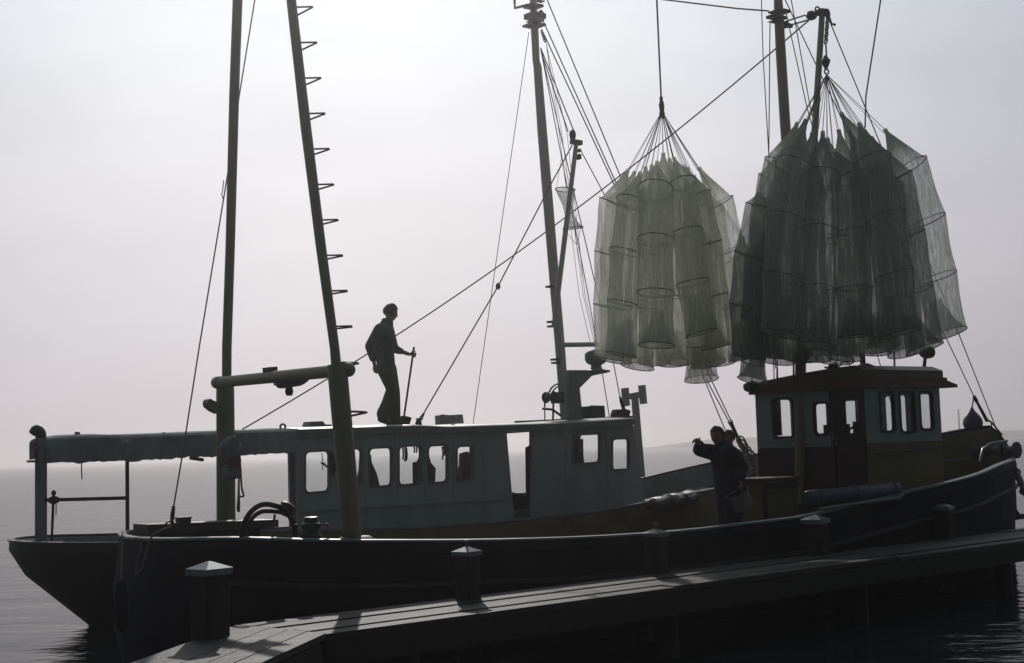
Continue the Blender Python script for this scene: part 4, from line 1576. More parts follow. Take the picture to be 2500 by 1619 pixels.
ba.part('rail_strut', MB().tube([sb - Vector((0, 0, .2)), sb.lerp(sa, .9), sa], [m_px(3.2, sa), m_px(3.6, sa), m_px(3.6, sa)], 8).lathe(q(132, 1221, 5.45) - Vector((.05, 0, 0)), [(.02, -.02), (.04, 0), (.05, .06), (.035, .10)], 10, axis=(1, 0, 0)).lathe(sa, [(.02, -.01), (.03, .0), (.03, .03), (.01, .05)], 8), M['dark_metal'], smooth=True)
ba.part('towing_eye', MB().tube([q(x, y, 5.0) for x, y in ((154, 1328), (156, 1321), (162, 1318.5), (168, 1321), (170, 1326))], m_px(1.8, sa), 6), M['dark_metal'])
ba.part('cord', MB().tube([q(199, 1128, 5.2), q(199, 1150, 5.2), q(200, 1170, 5.2)], .008, 5), M['rope'])
ba.part('cord', MB().tube([q(137, 1230, 5.4), q(136.5, 1258, 5.4)], .007, 5), M['rope'])
p0, p1 = q(297.5, 1073.5, 4.83), q(317, 1079.5, 4.83)
ba.part('name_tag', MB().box((p0.x, 4.82, p1.z), (p1.x, 4.84, p0.z)), M['plastic_white'], can, label='small white tag')
p = q(188, 1063, 5.5)
ba.part('canopy_peg', MB().tube([p - Vector((0, 0, .05)), q(189, 1055, 5.5)], [.03, .035], 8), M['dark_metal'], can)
p = q(400, 1058, CV0 + .3)
ba.part('canopy_peg', MB().lathe(p - Vector((0, 0, .03)), [(.04, 0), (.03, .03), (.01, .045)], 8), M['dark_metal'], can)
p0, p1 = q(464, 1118, CV0), q(496, 1123, CV0)
ba.part('strip_lamp', MB().tube([p0, p1], .022, 8), M['dark_metal'], can)
# gear on the roof
def plate_at(px, v, th):
    return frame_plate(px, v, th, '', None)


ba.part('roof_hatch', plate_at([(729, 1049), (729, 1043), (746, 1041), (750, 1030), (780, 1029), (785, 1037), (801, 1037), (801, 1046)], 5.6, .2), M['roof_grey'], aroof)
ba.part('lifting_eye', ring_mb(q(690.5, 1042, CV0 + .3), (.3, 1, 0), .034, .014, 16), M['dark_metal'], aroof)
ba.part('roof_cleat', MB().lathe(q(1022, 1040, 5.4), [(.05, 0), (.05, .04), (.03, .09), (.05, .11)], 10), M['dark_metal'], aroof, smooth=True)
ba.part('lifting_eye', ring_mb(q(1106, 1039, 5.0), (.3, 1, 0), .02, .007, 14), M['dark_metal'], aroof)
p = z3(525, 440)
ba.part('locker', plate_at([(1420, 1022), (1420, 993), (1430, 992), (1438, 990), (1470, 991), (1472, 1019)], 5.9, .12), M['dark_metal'], aroof)
ba.part('locker', plate_at([(1498, 1020), (1496, 1012), (1501, 1000), (1522, 999), (1534, 1003), (1530, 1019)], 5.5, .12), M['dark_metal'], aroof)
# foredeck-level raised lip of the roof
rl0, rl1 = q(1256, 1032, 6.6), q(1545, 1017, 6.6)
ba.part('roof_lip', MB().hexa([q(1256, 1034, 6.4), q(1545, 1024, 6.4), q(1545, 1024, 6.75), q(1256, 1034, 6.75), q(1256, 1028, 6.4), q(1545, 1015, 6.4), q(1545, 1015, 6.75), q(1256, 1028, 6.75)]), M['roof_grey'], aroof)
# pale crate on the far side of the roof
pc = q(1096, 1037, 6.3)
solo('crate', MB().panel([(q(x, y, 6.3).x, q(x, y, 6.3).z) for x, y in ((1068, 1037), (1067, 1015), (1074, 1012), (1092, 1014), (1124, 1012), (1127, 1034))], [], side_map, 6.24, 6.36), M['crate'], 'pale plastic crate lying on the far side of the long roof', 'crate', pc)

# mast of A
amp, amr = leg_pts([(1369, 1393, 1030), (1367.5, 1391, 1015), (1355, 1380, 850), (1341, 1366, 685), (1326, 1351, 500), (1312, 1336, 324), (1302, 1322.5, 162), (1300, 1318, 150), (1296, 1315, 75), (1293, 1310, 0), (1290, 1305, -90)], 5.8, 5.8)
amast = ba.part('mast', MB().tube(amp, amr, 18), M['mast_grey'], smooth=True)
mh = MB()
for x0, x1, y0, y1, d_ in ((1288, 1316, 10, 22, .12), (1290, 1322, 31, 50, .12), (1292, 1319, 50, 56, .10), (1288, 1320, 57, 68, .14), (1308, 1326, 0, 6, .05)):
    a, b_ = q(x0, y0, 5.8), q(x1, y1, 5.8)
    mh.box((a.x, 5.8 - d_, b_.z), (b_.x, 5.8 + d_, a.z))
mh.tube([q(1288, 12, 5.8), q(1257, 20, 5.8), q(1256, -6, 5.8)], .022, 8)
mh.tube([q(1318, 25, 5.8), q(1325, 38, 5.8), q(1322, 50, 5.8)], [.03, .05, .04], 8)
ba.part('masthead_fitting', mh, M['dark_metal'], amast)
cl = MB()
for x, y in ((1340, 700), (1343, 786), (1344, 797), (1352, 878), (1354, 886)):
    p = q(x + 3, y, 5.8)
    cl.box((p.x - .05, 5.74, p.z - .015), (p.x + .04, 5.86, p.z + .015))
ba.part('mast_cleat', cl, M['dark_metal'], amast)
dh, df = q(1407, 350, 5.1), q(1352, 800, 5.62)
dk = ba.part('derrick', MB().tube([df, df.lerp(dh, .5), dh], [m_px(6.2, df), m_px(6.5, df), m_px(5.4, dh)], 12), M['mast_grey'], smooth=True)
hh = MB()
hh.box((dh.x - .10, dh.y - .04, dh.z - .02), (dh.x + .10, dh.y + .04, dh.z + .05))
for y in (368, 380, 386):
    p = q(1411, y, 5.15)
    hh.box((p.x - .01, p.y - .04, p.z - .02), (p.x + .04, p.y + .04, p.z + .02))
ba.part('derrick_head', hh, M['dark_metal'], dk)
p = q(1398, 329, 5.1)
ba.part('pulley_block', MB().lathe(p - Vector((0, 0, .09)), [(.015, 0), (.045, .03), (.055, .09), (.045, .14), (.015, .17)], 12), M['dark_metal'], dk, smooth=True)
for a, b_, v1 in (((1321, 126), (1387, 322), 5.1), ((1320, 117), (1401, 320), 5.1)):
    wire(ba, [q(*a, 5.7), q(*b_, v1)], 'topping_lift', .010)
# forestays and shrouds of A
wire(ba, [q(1336, 0, 5.75), q(1513, 427, 5.75), q(1782, 1078, 5.75)], 'forestay', .010)
wire(ba, [q(1325, 49, 5.78), q(1500, 438, 5.78), q(1788, 1034, 5.78)], 'forestay', .010)
wire(ba, [q(1322, 71, 5.8), q(1498, 448, 5.8), q(1727, 931, 5.8), q(1780, 1030, 5.8)], 'forestay', .010)
wire(ba, [q(1320, 120, 5.6), q(1497, 882, 5.2), q(1513, 967, 5.15)], 'shroud', .008)
wire(ba, [q(1322, 130, 6.2), q(1430, 690, 6.4), q(1471, 915, 6.5), q(1488, 1018, 6.5)], 'shroud', .008)
wire(ba, [q(1291, 79, 5.9), q(1231, 500, 6.3), q(1174, 900, 6.6), q(1155, 1035, 6.7)], 'shroud', .006)
for k, (xa, xb) in enumerate(((1366, 1436), (1372, 1446), (1385, 1450))):
    wire(ba, [q(1333, 104, 6.0), q(xa, 330, 6.0), q(xb - 22, 720, 6.0), q(xb + 6, 840, 6.0)], 'flag_halyard', .004)
ba.part('turnbuckle', MB().tube([q(1513, 967, 5.15), q(1516, 978, 5.15), q(1523, 1000, 5.15)], [.012, .026, .03], 8), M['dark_metal'])
wire(ba, [q(1415, 362, 5.1), q(1478, 480, 5.0), q(1530, 560, 4.9)], 'guy', .008)
ba.part('chain', chain_mb(q(1322, 75, 5.8), q(1331, 102, 5.79), .06, .010), M['dark_metal'])
# tackle of the forestays at the bow
cl = MB()
pa, pb_ = q(1782, 1028, 5.78), q(1805, 1077, 5.78)
cl.tube([pa, pa.lerp(pb_, .2), pa.lerp(pb_, .8), pb_], [.05, .035, .03, .06], 8)
cl.tube([pb_, q(1822, 1102, 5.6), q(1838, 1130, 5.5), q(1842, 1160, 5.4)], [.04, .035, .04, .04], 8)
ba.part('stay_tackle', cl, M['dark_metal'])
cl = MB()
for k in range(7):
    c = q(1812 + 4 * k, 1082 + 9 * k, 5.2 - .05 * k)
    cl.tube([c + Vector((.10 * cos(t), .04 * sin(t + k), .12 * sin(t))) for t in [2 * pi * j / 14 for j in range(14)]], .014, 6, close=True)
ba.part('rope_coil', cl, M['rope'], smooth=True)
cl = MB().tube(arch([(1820, 1096), (1840, 1106), (1838, 1126), (1842, 1150)], 5.1), .018, 6)
ba.part('cable_loop', cl, M['rubber'])
# gallows with radar
gx = MB()
c0_, c1_ = q(1388, 905, 5.5), q(1419, 905, 5.5)
g1 = q(1403, 1030, 5.5)
frame_ = frame_plate([(1388, 1028), (1385, 908), (1385, 904), (1486, 904), (1486, 909), (1442, 918), (1412, 948), (1420, 1026)], 5.5, .07, '', None)
gal = ba.part('radar_gallows', frame_, M['roof_grey'])
ya, yb_ = q(1377, 842, 5.6), q(1460, 841, 5.6)
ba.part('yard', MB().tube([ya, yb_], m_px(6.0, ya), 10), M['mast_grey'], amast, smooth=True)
rc = q(1455, 880, 5.5)
ba.part('radar_head', MB().lathe(rc - Vector((0, 0, .16)), [(.17, -.02), (.18, .0), (.10, .02), (.08, .08), (.15, .12), (.18, .17), (.18, .26), (.14, .31), (.05, .33)], 18), M['roof_grey'], gal, smooth=True)
# small winch left of the mast foot
wb = MB()
p = q(1343, 970, 5.6)
wb.lathe(p - Vector((0, .12, 0)), [(.07, 0), (.09, .02), (.06, .04), (.06, .2), (.09, .22), (.07, .24)], 14, axis=(0, 1, 0))
wb.tube([q(1330, 995, 5.6), q(1330, 970, 5.6)], .014, 6).tube([q(1325, 998, 5.6), q(1348, 1000, 5.6), q(1370, 1015, 5.6)], .02, 6).tube([q(1350, 1028, 5.6), q(1351, 985, 5.6)], .016, 6).tube([q(1330, 1028, 5.6), q(1330, 998, 5.6)], .010, 6)
wb.tube(arch([(1336, 968), (1346, 948), (1358, 938), (1364, 940)], 5.6), .014, 6).tube(arch([(1342, 972), (1350, 955), (1362, 944), (1366, 960)], 5.6), .012, 6)
wb.box((q(1354, 960, 5.6).x, 5.5, q(1354, 985, 5.6).z), (q(1368, 960, 5.6).x, 5.7, q(1354, 958, 5.6).z))
ba.part('mast_winch', wb, M['dark_metal'], amast, smooth=True)
# boom crutch ahead of the cabin
cm_ = frame_plate([(1544, 972), (1519, 977), (1521, 993), (1535, 992), (1519, 947)], 5.9, .01, '', None)
ck = MB()
ck.panel([(q(x, y, 5.9).x, q(x, y, 5.9).z) for x, y in ((1558.5, 1165), (1544, 974), (1535, 976), (1537, 990), (1522.5, 993), (1519, 948), (1533, 946.5), (1534.5, 961), (1562, 956), (1560.5, 941), (1574, 940), (1578.5, 985.5), (1565, 987), (1563, 971), (1557, 972), (1573.5, 1165))], [], side_map, 5.88, 5.93)
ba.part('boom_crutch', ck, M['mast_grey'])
# heaped wet tarpaulin on the foredeck
tp = MB()
rows = []
for i in range(22):
    r = []
    for j in range(10):
        x, y = lerp(1585, 1730, i / 21), lerp(1216, 1172, j / 9) - (i / 21) * 14
        p = q(x, y, lerp(4.9, 6.6, j / 9))
        p.z = dA(p.x) + .03 + .07 * sin(pi * j / 9) * sin(pi * i / 21) + .012 * sin(i * 1.1 + j * .7) + .010 * sin(j * 2.1 - i * .6)
        r.append(p)
    rows.append(r)
tp.loft(rows, closed=False)
pz = q(1640, 1195, 5.6)
solo('tarpaulin', tp, M['wet'], 'wet tarpaulin glinting on the foredeck beyond the standing man', 'tarpaulin', pz, smooth=True)

# heap of folded net on the far rail of the near boat
rows = []
rnd = random.Random(11)
for i in range(26):
    t_ = i / 25
    a_, b_ = q(lerp(1576, 1704, t_), lerp(1240, 1216, t_), 3.72), .16 * sin(pi * t_) ** .5 + .02
    g = []
    for k in range(14):
        an = 2 * pi * k / 14
        f = 1 + .22 * sin(3 * an + i * .9) + rnd.uniform(-.1, .1)
        g.append(a_ + Vector((0, .22 * cos(an) * f * sin(pi * t_) ** .4 + .0, .02 + b_ * .55 * sin(an) * f)))
    rows.append(g)
solo('folded_net', MB().loft(rows, closed=True, caps=True), M['rubber'], 'dark heap of folded netting on the far rail left of the man in overalls', 'net', q(1640, 1228, 3.72), smooth=True)
# basket net hanging on the halyards
bn = Thing('basket_net', 'small hourglass shaped net basket hanging beside the middle mast', 'net', q(1388, 500, 5.7))
pr = []
for (x, y, hw2) in ((1380, 463, 24), (1383, 480, 19), (1387, 503, 13), (1390, 522, 11.5), (1394, 540, 15), (1399, 557, 25)):
    c = q(x, y, 5.75)
    pr.append((c, m_px(hw2, c)))
rg = [[c + Vector((r * cos(2 * pi * k / 24), r * sin(2 * pi * k / 24), 0)) for k in range(24)] for c, r in pr]
bn.part('netting', MB().loft(rg), M['net'], smooth=True)
bn.part('hoop', ring_mb(pr[0][0], (0.1, 0, 1), pr[0][1], .009), M['hoop'])
bn.part('hoop', ring_mb(pr[-1][0], (-.1, 0, 1), pr[-1][1], .009), M['hoop'])
cc = q(1408, 598, 5.75)
cr_ = MB()
for k in range(3):
    t = 2 * pi * k / 3
    cr_.tube([pr[-1][0] + Vector((pr[-1][1] * cos(t), pr[-1][1] * sin(t), 0)), cc], .004, 4)
    cr_.tube([pr[0][0] + Vector((pr[0][1] * cos(t), pr[0][1] * sin(t), 0)), q(1371, 385, 5.9)], .004, 4)
cr_.tube([cc, q(1425, 690, 5.8)], .005, 4)
bn.part('cords', cr_, M['rope'])

# ropes between the boats
solo('rope', MB().tube(sag(q(594, 1047, 6.6), q(1421, 500, 6.1), .12, 20) + sag(q(1421, 500, 6.1), bh, .05, 14)[1:], .011, 6), M['rope'], 'long diagonal rope rising from the canopy edge to the right hand boom head', 'rope', q(594, 1047, 6.5))
solo('rope', MB().tube([q(1034, 1010, 5.4), q(1216, 699, 5.3), q(1347, 446, 5.15), q(1397, 355, 5.1)], .010, 6).lathe(q(1216, 699, 5.3) - Vector((0, 0, .05)), [(.01, 0), (.035, .02), (.04, .06), (.015, .1)], 10), M['rope'], 'rope with a small block from the roof cleat up to the derrick head', 'rope', q(1034, 1010, 5.4))
solo('hook', chain_mb(q(1023, 1032, 5.4), q(1034, 1010, 5.4), .06, .012), M['dark_metal'], 'short chain and hook on the roof cleat right of the standing man', 'chain', q(1028, 1020, 5.4))
kk = MB().tube([q(594, 1046, 6.3), q(588, 1062, 5.6), q(576, 1075, 4.6)], .014, 6)
solo('rope', kk, M['rope'], 'short dark rope end behind the bag on the left gantry leg', 'rope', q(588, 1062, 5.6))

# ================================================================== hanging nets
def make_net(t, apex, hoops, seed, hook, twine, funnel=True):
    """apex: top point; hoops: (centre, radius). Net bag, hoops and cord are parts of t."""
    rnd = random.Random(seed)
    N = 40
    rings = []
    ph = rnd.uniform(0, 6)

    def ring(c, r, ax, fold):
        ax = ax.normalized()
        a = ax.cross(Vector((0, 1, 0))).normalized()
        b = ax.cross(a)
        return [c + (a * cos(2 * pi * k / N) + b * sin(2 * pi * k / N)) * r * (1 + fold * sin(7 * 2 * pi * k / N + ph) + fold * .6 * sin(13 * 2 * pi * k / N + 2 * ph)) for k in range(N)]
    ax0 = (hoops[0][0] - apex)
    c0, r0 = hoops[0]
    rings.append(ring(apex, .028, ax0, .0))
    for k, (tt, f) in enumerate(((.12, .10), (.35, .315), (.65, .62), (.9, .90))):
        rings.append(ring(apex.lerp(c0, tt), max(.03, r0 * f), ax0.lerp(hoops[1][0] - c0, tt), .05 * (1 - tt) + .012))
    axs = []
    for i, (c, r) in enumerate(hoops):
        nxt = hoops[i + 1][0] - c if i + 1 < len(hoops) else c - hoops[i - 1][0]
        prv = c - (hoops[i - 1][0] if i else apex)
        ax = (nxt.normalized() + prv.normalized() * (.7 if i == 0 else 1)).normalized()
        ow = Vector((c.x - hook.x, c.y - hook.y, 0))
        ax = (ax + ow.normalized() * min(.22, ow.length * .25)).normalized()
        axs.append(ax)
        rings.append(ring(c, r, ax, 0.0))
        if i + 1 < len(hoops):
            c2, r2 = hoops[i + 1]
            for tt in (.15, .32, .5, .68, .85):
                w_ = 1 - .085 * sin(pi * tt)
                rings.append(ring(c.lerp(c2, tt), lerp(r, r2, tt) * w_, nxt, .014))
    net = t.part('netting', MB().loft(rings), twine, smooth=True)
    ga = net.data.attributes.new('gather', 'FLOAT', 'POINT')
    vals = []
    for g in rings:
        cc_ = sum(g, Vector()) / N
        rr_ = sum((p - cc_).length for p in g) / N
        vals += [min(4.5, max(1.0, r0 / rr_))] * N
    ga.data.foreach_set('value', vals)
    if funnel:
        c, r = hoops[-1]
        ax = axs[-1]
        up = -ax
        fr_ = [ring(c + up * h, r * k, ax, .0) for h, k in ((0, .99), (.10, .72), (.24, .5), (.40, .34), (.50, .30))]
        t.part('funnel', MB().loft(fr_), twine, net, smooth=True)
    for (c, r), ax in zip(hoops, axs):
        t.part('hoop', ring_mb(c, ax, r, .0068, 32, 5), M['hoop'], net)
    return net


def z5(x, y):
    return 1400 + .45415 * x, 250 + .45415 * y


def cluster(hook_px, D0, nets, lab):
    hk = qd(*hook_px, D0)
    for i, (nm, ap, hps, dD) in enumerate(nets):
        A = qd(*z5(*ap), D0 + dD * .25)
        H = []
        for (cx, cy, hw2) in hps:
            D = D0 + dD * (.7, .9, 1.0, 1.05)[len(H)]
            c = qd(*z5(cx, cy), D)
            H.append((c, hw2 * .45415 * D / F))
        t = Thing('net_trap', nm, 'net', A, 'hooped net traps hung in two bunches')
        make_net(t, A, H, 100 + i + int(D0 * 10), hk, M['net_glare' if lab == 'left' else 'net'])
        mid = A.lerp(hk, .5)
        s_ = Vector((0, .02, 0))
        t.part('cord', MB().tube([A, hk], .0045, 5).tube([A + Vector((.02, .03, -.05)), hk], .0035, 5), M['rope'])
    return hk


L_NETS = [
    ('leftmost pale see-through net of the left bunch', (295, 360), [(217, 540, 84), (192, 818, 82), (186, 1098, 82), (192, 1372, 82)], .1),
    ('second net from the left edge of the left bunch', (360, 375), [(312, 533, 84), (277, 802, 85), (264, 1078, 86), (256, 1356, 86)], -.45),
    ('middle front net of the left bunch with wide arched hoops', (450, 320), [(441, 470, 98), (442, 738, 100), (442, 1024, 102), (447, 1306, 98)], -.8),
    ('net right of the middle front one in the left bunch', (540, 300), [(588, 432, 74), (615, 692, 82), (641, 968, 93), (689, 1240, 88)], -.6),
    ('third net from the right edge of the left bunch', (588, 335), [(668, 500, 76), (722, 762, 80), (752, 1040, 84), (768, 1315, 80)], -.15),
    ('rightmost pale see-through net of the left bunch', (672, 348), [(790, 540, 78), (846, 795, 82), (884, 1088, 80), (912, 1372, 80)], .15),
    ('back net of the left bunch with the tallest peak under the hook', (483, 272), [(490, 470, 90), (500, 740, 90), (520, 1020, 92), (530, 1400, 92)], .55),
    ('back net of the left bunch peaking left of the middle', (387, 345), [(395, 520, 88), (380, 800, 88), (360, 1090, 90), (343, 1420, 92)], .4),
    ('low hung net of the left bunch sticking out at the bottom with a square end', (600, 560), [(655, 760, 88), (675, 1020, 90), (688, 1300, 78), (688, 1488, 92)], .3),
    ('rear net of the left bunch, in line with its left quarter', (330, 372), [(262, 545, 92), (232, 815, 92), (225, 1090, 92), (225, 1385, 92)], .45),
    ('rear net of the left bunch directly under the hook', (515, 300), [(545, 480, 92), (570, 750, 94), (580, 1030, 96), (590, 1390, 96)], .75),
    ('rear net of the left bunch right of the hook', (612, 350), [(650, 545, 90), (680, 800, 92), (700, 1070, 94), (725, 1405, 94)], .35),
    ('rear net of the left bunch left of the hook', (420, 335), [(430, 500, 94), (420, 770, 94), (412, 1050, 94), (430, 1392, 94)], .7),
    ('back net of the left bunch near its right edge', (645, 392), [(735, 590, 82), (775, 860, 84), (790, 1130, 86), (790, 1400, 84)], .5),
    ('small net between the two bunches, low on the right of the left bunch', (905, 715), [(912, 822, 55), (905, 1085, 68), (925, 1365, 80)], .0),
]
R_NETS = [
    ('far right pale see-through net of the right bunch', (1672, 143), [(1800, 350, 112), (1897, 640, 108), (1955, 940, 108), (2008, 1245, 110)], .25),
    ('second net from the right edge of the right bunch', (1600, 185), [(1722, 415, 108), (1790, 722, 106), (1834, 1018, 106), (1888, 1325, 104)], -.1),
    ('large right front net of the right bunch with the tall pointed top', (1535, 112), [(1606, 318, 102), (1678, 618, 110), (1722, 930, 109), (1750, 1243, 114)], -.75),
    ('middle front net of the right bunch', (1340, 158), [(1342, 400, 95), (1325, 692, 96), (1318, 1002, 94), (1312, 1308, 98)], -.9),
    ('front net right of the middle in the right bunch', (1398, 255), [(1500, 405, 95), (1510, 692, 92), (1510, 998, 98), (1516, 1258, 98)], -.5),
    ('narrow dark peaked net in the top middle of the right bunch', (1425, 145), [(1470, 400, 92), (1480, 700, 94), (1490, 1000, 96), (1462, 1375, 96)], .35),
    ('pale back net of the right bunch with the highest peak', (1437, 55), [(1560, 265, 92), (1590, 560, 96), (1600, 870, 98), (1660, 1320, 100)], .5),
    ('left front net of the right bunch with a wide open top hoop', (1245, 132), [(1183, 345, 102), (1139, 628, 109), (1122, 943, 108), (1112, 1246, 108)], -.7),
    ('net behind the wide open hoop at the left of the right bunch', (1205, 108), [(1112, 335, 92), (1042, 580, 92), (1012, 850, 95), (1000, 1175, 104)], -.1),
    ('back net of the right bunch on its left side', (1252, 90), [(1078, 420, 92), (1040, 716, 92), (1030, 1010, 95), (1040, 1360, 95)], .3),
    ('leftmost pale net of the right bunch', (1000, 480), [(1010, 560, 88), (948, 828, 88), (920, 1095, 86), (945, 1370, 90)], .1),
    ('low hung flared net of the right bunch ending above the wheelhouse roof', (1020, 700), [(1000, 880, 86), (985, 1130, 86), (965, 1400, 66), (962, 1494, 82)], .4),
    ('rear net of the right bunch behind the boom', (1285, 160), [(1240, 400, 100), (1215, 700, 102), (1205, 1000, 102), (1210, 1375, 102)], .6),
    ('rear net of the right bunch right of its middle', (1480, 150), [(1590, 410, 102), (1620, 710, 104), (1640, 1010, 104), (1600, 1340, 104)], .65),
    ('rear net of the right bunch in its centre', (1365, 190), [(1415, 430, 100), (1420, 730, 102), (1425, 1030, 104), (1405, 1385, 104)], .75),
    ('rear net of the right bunch near its right side', (1560, 200), [(1680, 470, 100), (1720, 780, 102), (1760, 1080, 104), (1790, 1345, 102)], .45),
    ('rear net of the right bunch near its left side', (1225, 150), [(1140, 480, 98), (1095, 780, 100), (1080, 1070, 102), (1090, 1390, 102)], .55),
    ('back net at the bottom middle of the right bunch', (1300, 250), [(1265, 480, 92), (1262, 760, 94), (1280, 1070, 96), (1290, 1375, 98)], .45),
]
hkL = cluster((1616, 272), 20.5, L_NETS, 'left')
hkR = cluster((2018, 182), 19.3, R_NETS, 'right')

# lifting gear
lg = Thing('lifting_cable', 'thin crane cable with swivel and hook carrying the left bunch of nets', 'crane cable', hkL)
ct = qd(1585, -420, 20.0)
sw = qd(1614, 238, 20.5)
lg.part('cable', MB().tube([sw, sw.lerp(ct, .5), ct], .013, 6), M['wire'])
lg.part('swivel', MB().lathe(sw - Vector((0, 0, .10)), [(.02, 0), (.03, .03), (.02, .06), (.03, .08), (.015, .12)], 10), M['dark_metal'], smooth=True)
e1 = qd(1614.5, 257, 20.5)
lg.part('eye', ring_mb(e1, (.2, 1, 0), .03, .012, 16), M['dark_metal'])
hkp = [e1 + Vector((0, 0, -.02)), e1 + Vector((.03, 0, -.09)), e1 + Vector((.04, 0, -.13)), e1 + Vector((.02, 0, -.18)), e1 + Vector((-.02, 0, -.17)), e1 + Vector((-.04, 0, -.11))]
lg.part('hook', MB().tube(hkp, [.014, .018, .02, .02, .016, .008], 8), M['dark_metal'], smooth=True)
lg.part('sling', MB().tube([hkL + Vector((0, 0, .16)), hkL + Vector((0, 0, .08)), hkL - Vector((0, 0, .03))], [.025, .04, .03], 8), M['rope'])

tk = Thing('chain_hoist', 'short chain with block hanging from the right hand boom head and carrying the right bunch', 'chain hoist', hkR)
bb = bh + Vector((.09, -.02, -.05))
h1 = qd(2016, 105, 19.35)
tk.part('chain', chain_mb(bb, h1, .075, .012), M['dark_metal'])
h2 = qd(2018, 140, 19.32)
tk.part('line', MB().tube([h1, h2], .012, 6), M['wire'])
tk.part('block', MB().lathe(qd(2017, 171, 19.3), [(.012, 0), (.05, .08), (.065, .13), (.04, .16), (.02, .2)], 12), M['dark_metal'], smooth=True)
tk.part('shackle', ring_mb(qd(2018, 175, 19.3), (.2, 1, 0), .035, .011, 16), M['dark_metal'])
solo('rope', MB().tube([qd(2205, -420, 19.8), qd(2150, 0, 19.6), qd(2114, 235, 19.5), qd(2112, 312, 19.5)], .011, 6), M['rope'], 'taut rope coming down from above to the right bunch of nets', 'rope', qd(2114, 235, 19.5))
solo('hook', MB().tube([bh + Vector((.10, 0, -.02)), qd(2030, 58, 19.45), qd(2040, 61, 19.45)], [.015, .014, .02], 8), M['dark_metal'], 'small dark hook hanging right of the boom head', 'hook', bh)


# ================================================================== people
def skin_mesh(name, pts, edges, radii, root, remesh=None, sub=2):
    """closed tapered limbs and joints that the voxel remesh of mesh_obj fuses into one surface;
    a radius may be (athwart, fore-and-aft)"""
    bm = bmesh.new()
    P = [Vector(p) - root for p in pts]
    R = [r if isinstance(r, (tuple, list)) else (r, r) for r in radii]
    for p, (rv, ru) in zip(P, R):
        bmesh.ops.create_icosphere(bm, subdivisions=2, radius=1.0, matrix=Matrix.Translation(p) @ Matrix.Diagonal((ru, rv, min(ru, rv) if abs(ru - rv) > .004 else ru, 1)))
    n = 16
    for a, b in edges:
        d = P[b] - P[a]
        if d.length < 1e-5:
            continue
        d.normalize()
        ref = Vector((0, 1, 0)) if abs(d.y) < .9 else Vector((1, 0, 0))
        e1 = d.cross(ref).normalized()
        e2 = d.cross(e1)
        rings = []
        for t in (0, .25, .5, .75, 1):
            c = P[a].lerp(P[b], t)
            rv, ru = lerp(R[a][0], R[b][0], t), lerp(R[a][1], R[b][1], t)
            g = []
            for k in range(n):
                o = e1 * cos(2 * pi * k / n) + e2 * sin(2 * pi * k / n)
                g.append(bm.verts.new(c + Vector((o.x * ru, o.y * rv, o.z * ru))))
            rings.append(g)
        fs = []
        for i in range(4):
            for k in range(n):
                fs.append(bm.faces.new((rings[i][k], rings[i][(k + 1) % n], rings[i + 1][(k + 1) % n], rings[i + 1][k])))
        fs.append(bm.faces.new(rings[0][::-1]))
        fs.append(bm.faces.new(rings[-1]))
        bmesh.ops.recalc_face_normals(bm, faces=fs)
    me = bpy.data.meshes.new(name)
    bm.to_mesh(me)
    bm.free()
    return me


def mesh_obj(name, meshes, m, parent, voxel=None, smooth_it=2, label=None, bake=True):
    bm = bmesh.new()
    for k in meshes:
        bm.from_mesh(k)
    me = bpy.data.meshes.new(name)
    bm.to_mesh(me)
    bm.free()
    o = bpy.data.objects.new(name, me)
    col.objects.link(o)
    if voxel:
        r = o.modifiers.new('remesh', 'REMESH')
        r.mode = 'VOXEL'
        r.voxel_size = voxel
        s_ = o.modifiers.new('smooth', 'SMOOTH')
        s_.factor = .5
        s_.iterations = smooth_it
        dg = bpy.context.evaluated_depsgraph_get()
        m2 = bpy.data.meshes.new_from_object(o.evaluated_get(dg))
        o.modifiers.clear()
        o.data = m2
        m2.name = name
        me = m2
    me.materials.clear()
    me.materials.append(m)
    for p in me.polygons:
        p.use_smooth = True
    o.parent = parent
    if label:
        o['label'] = label
    return o


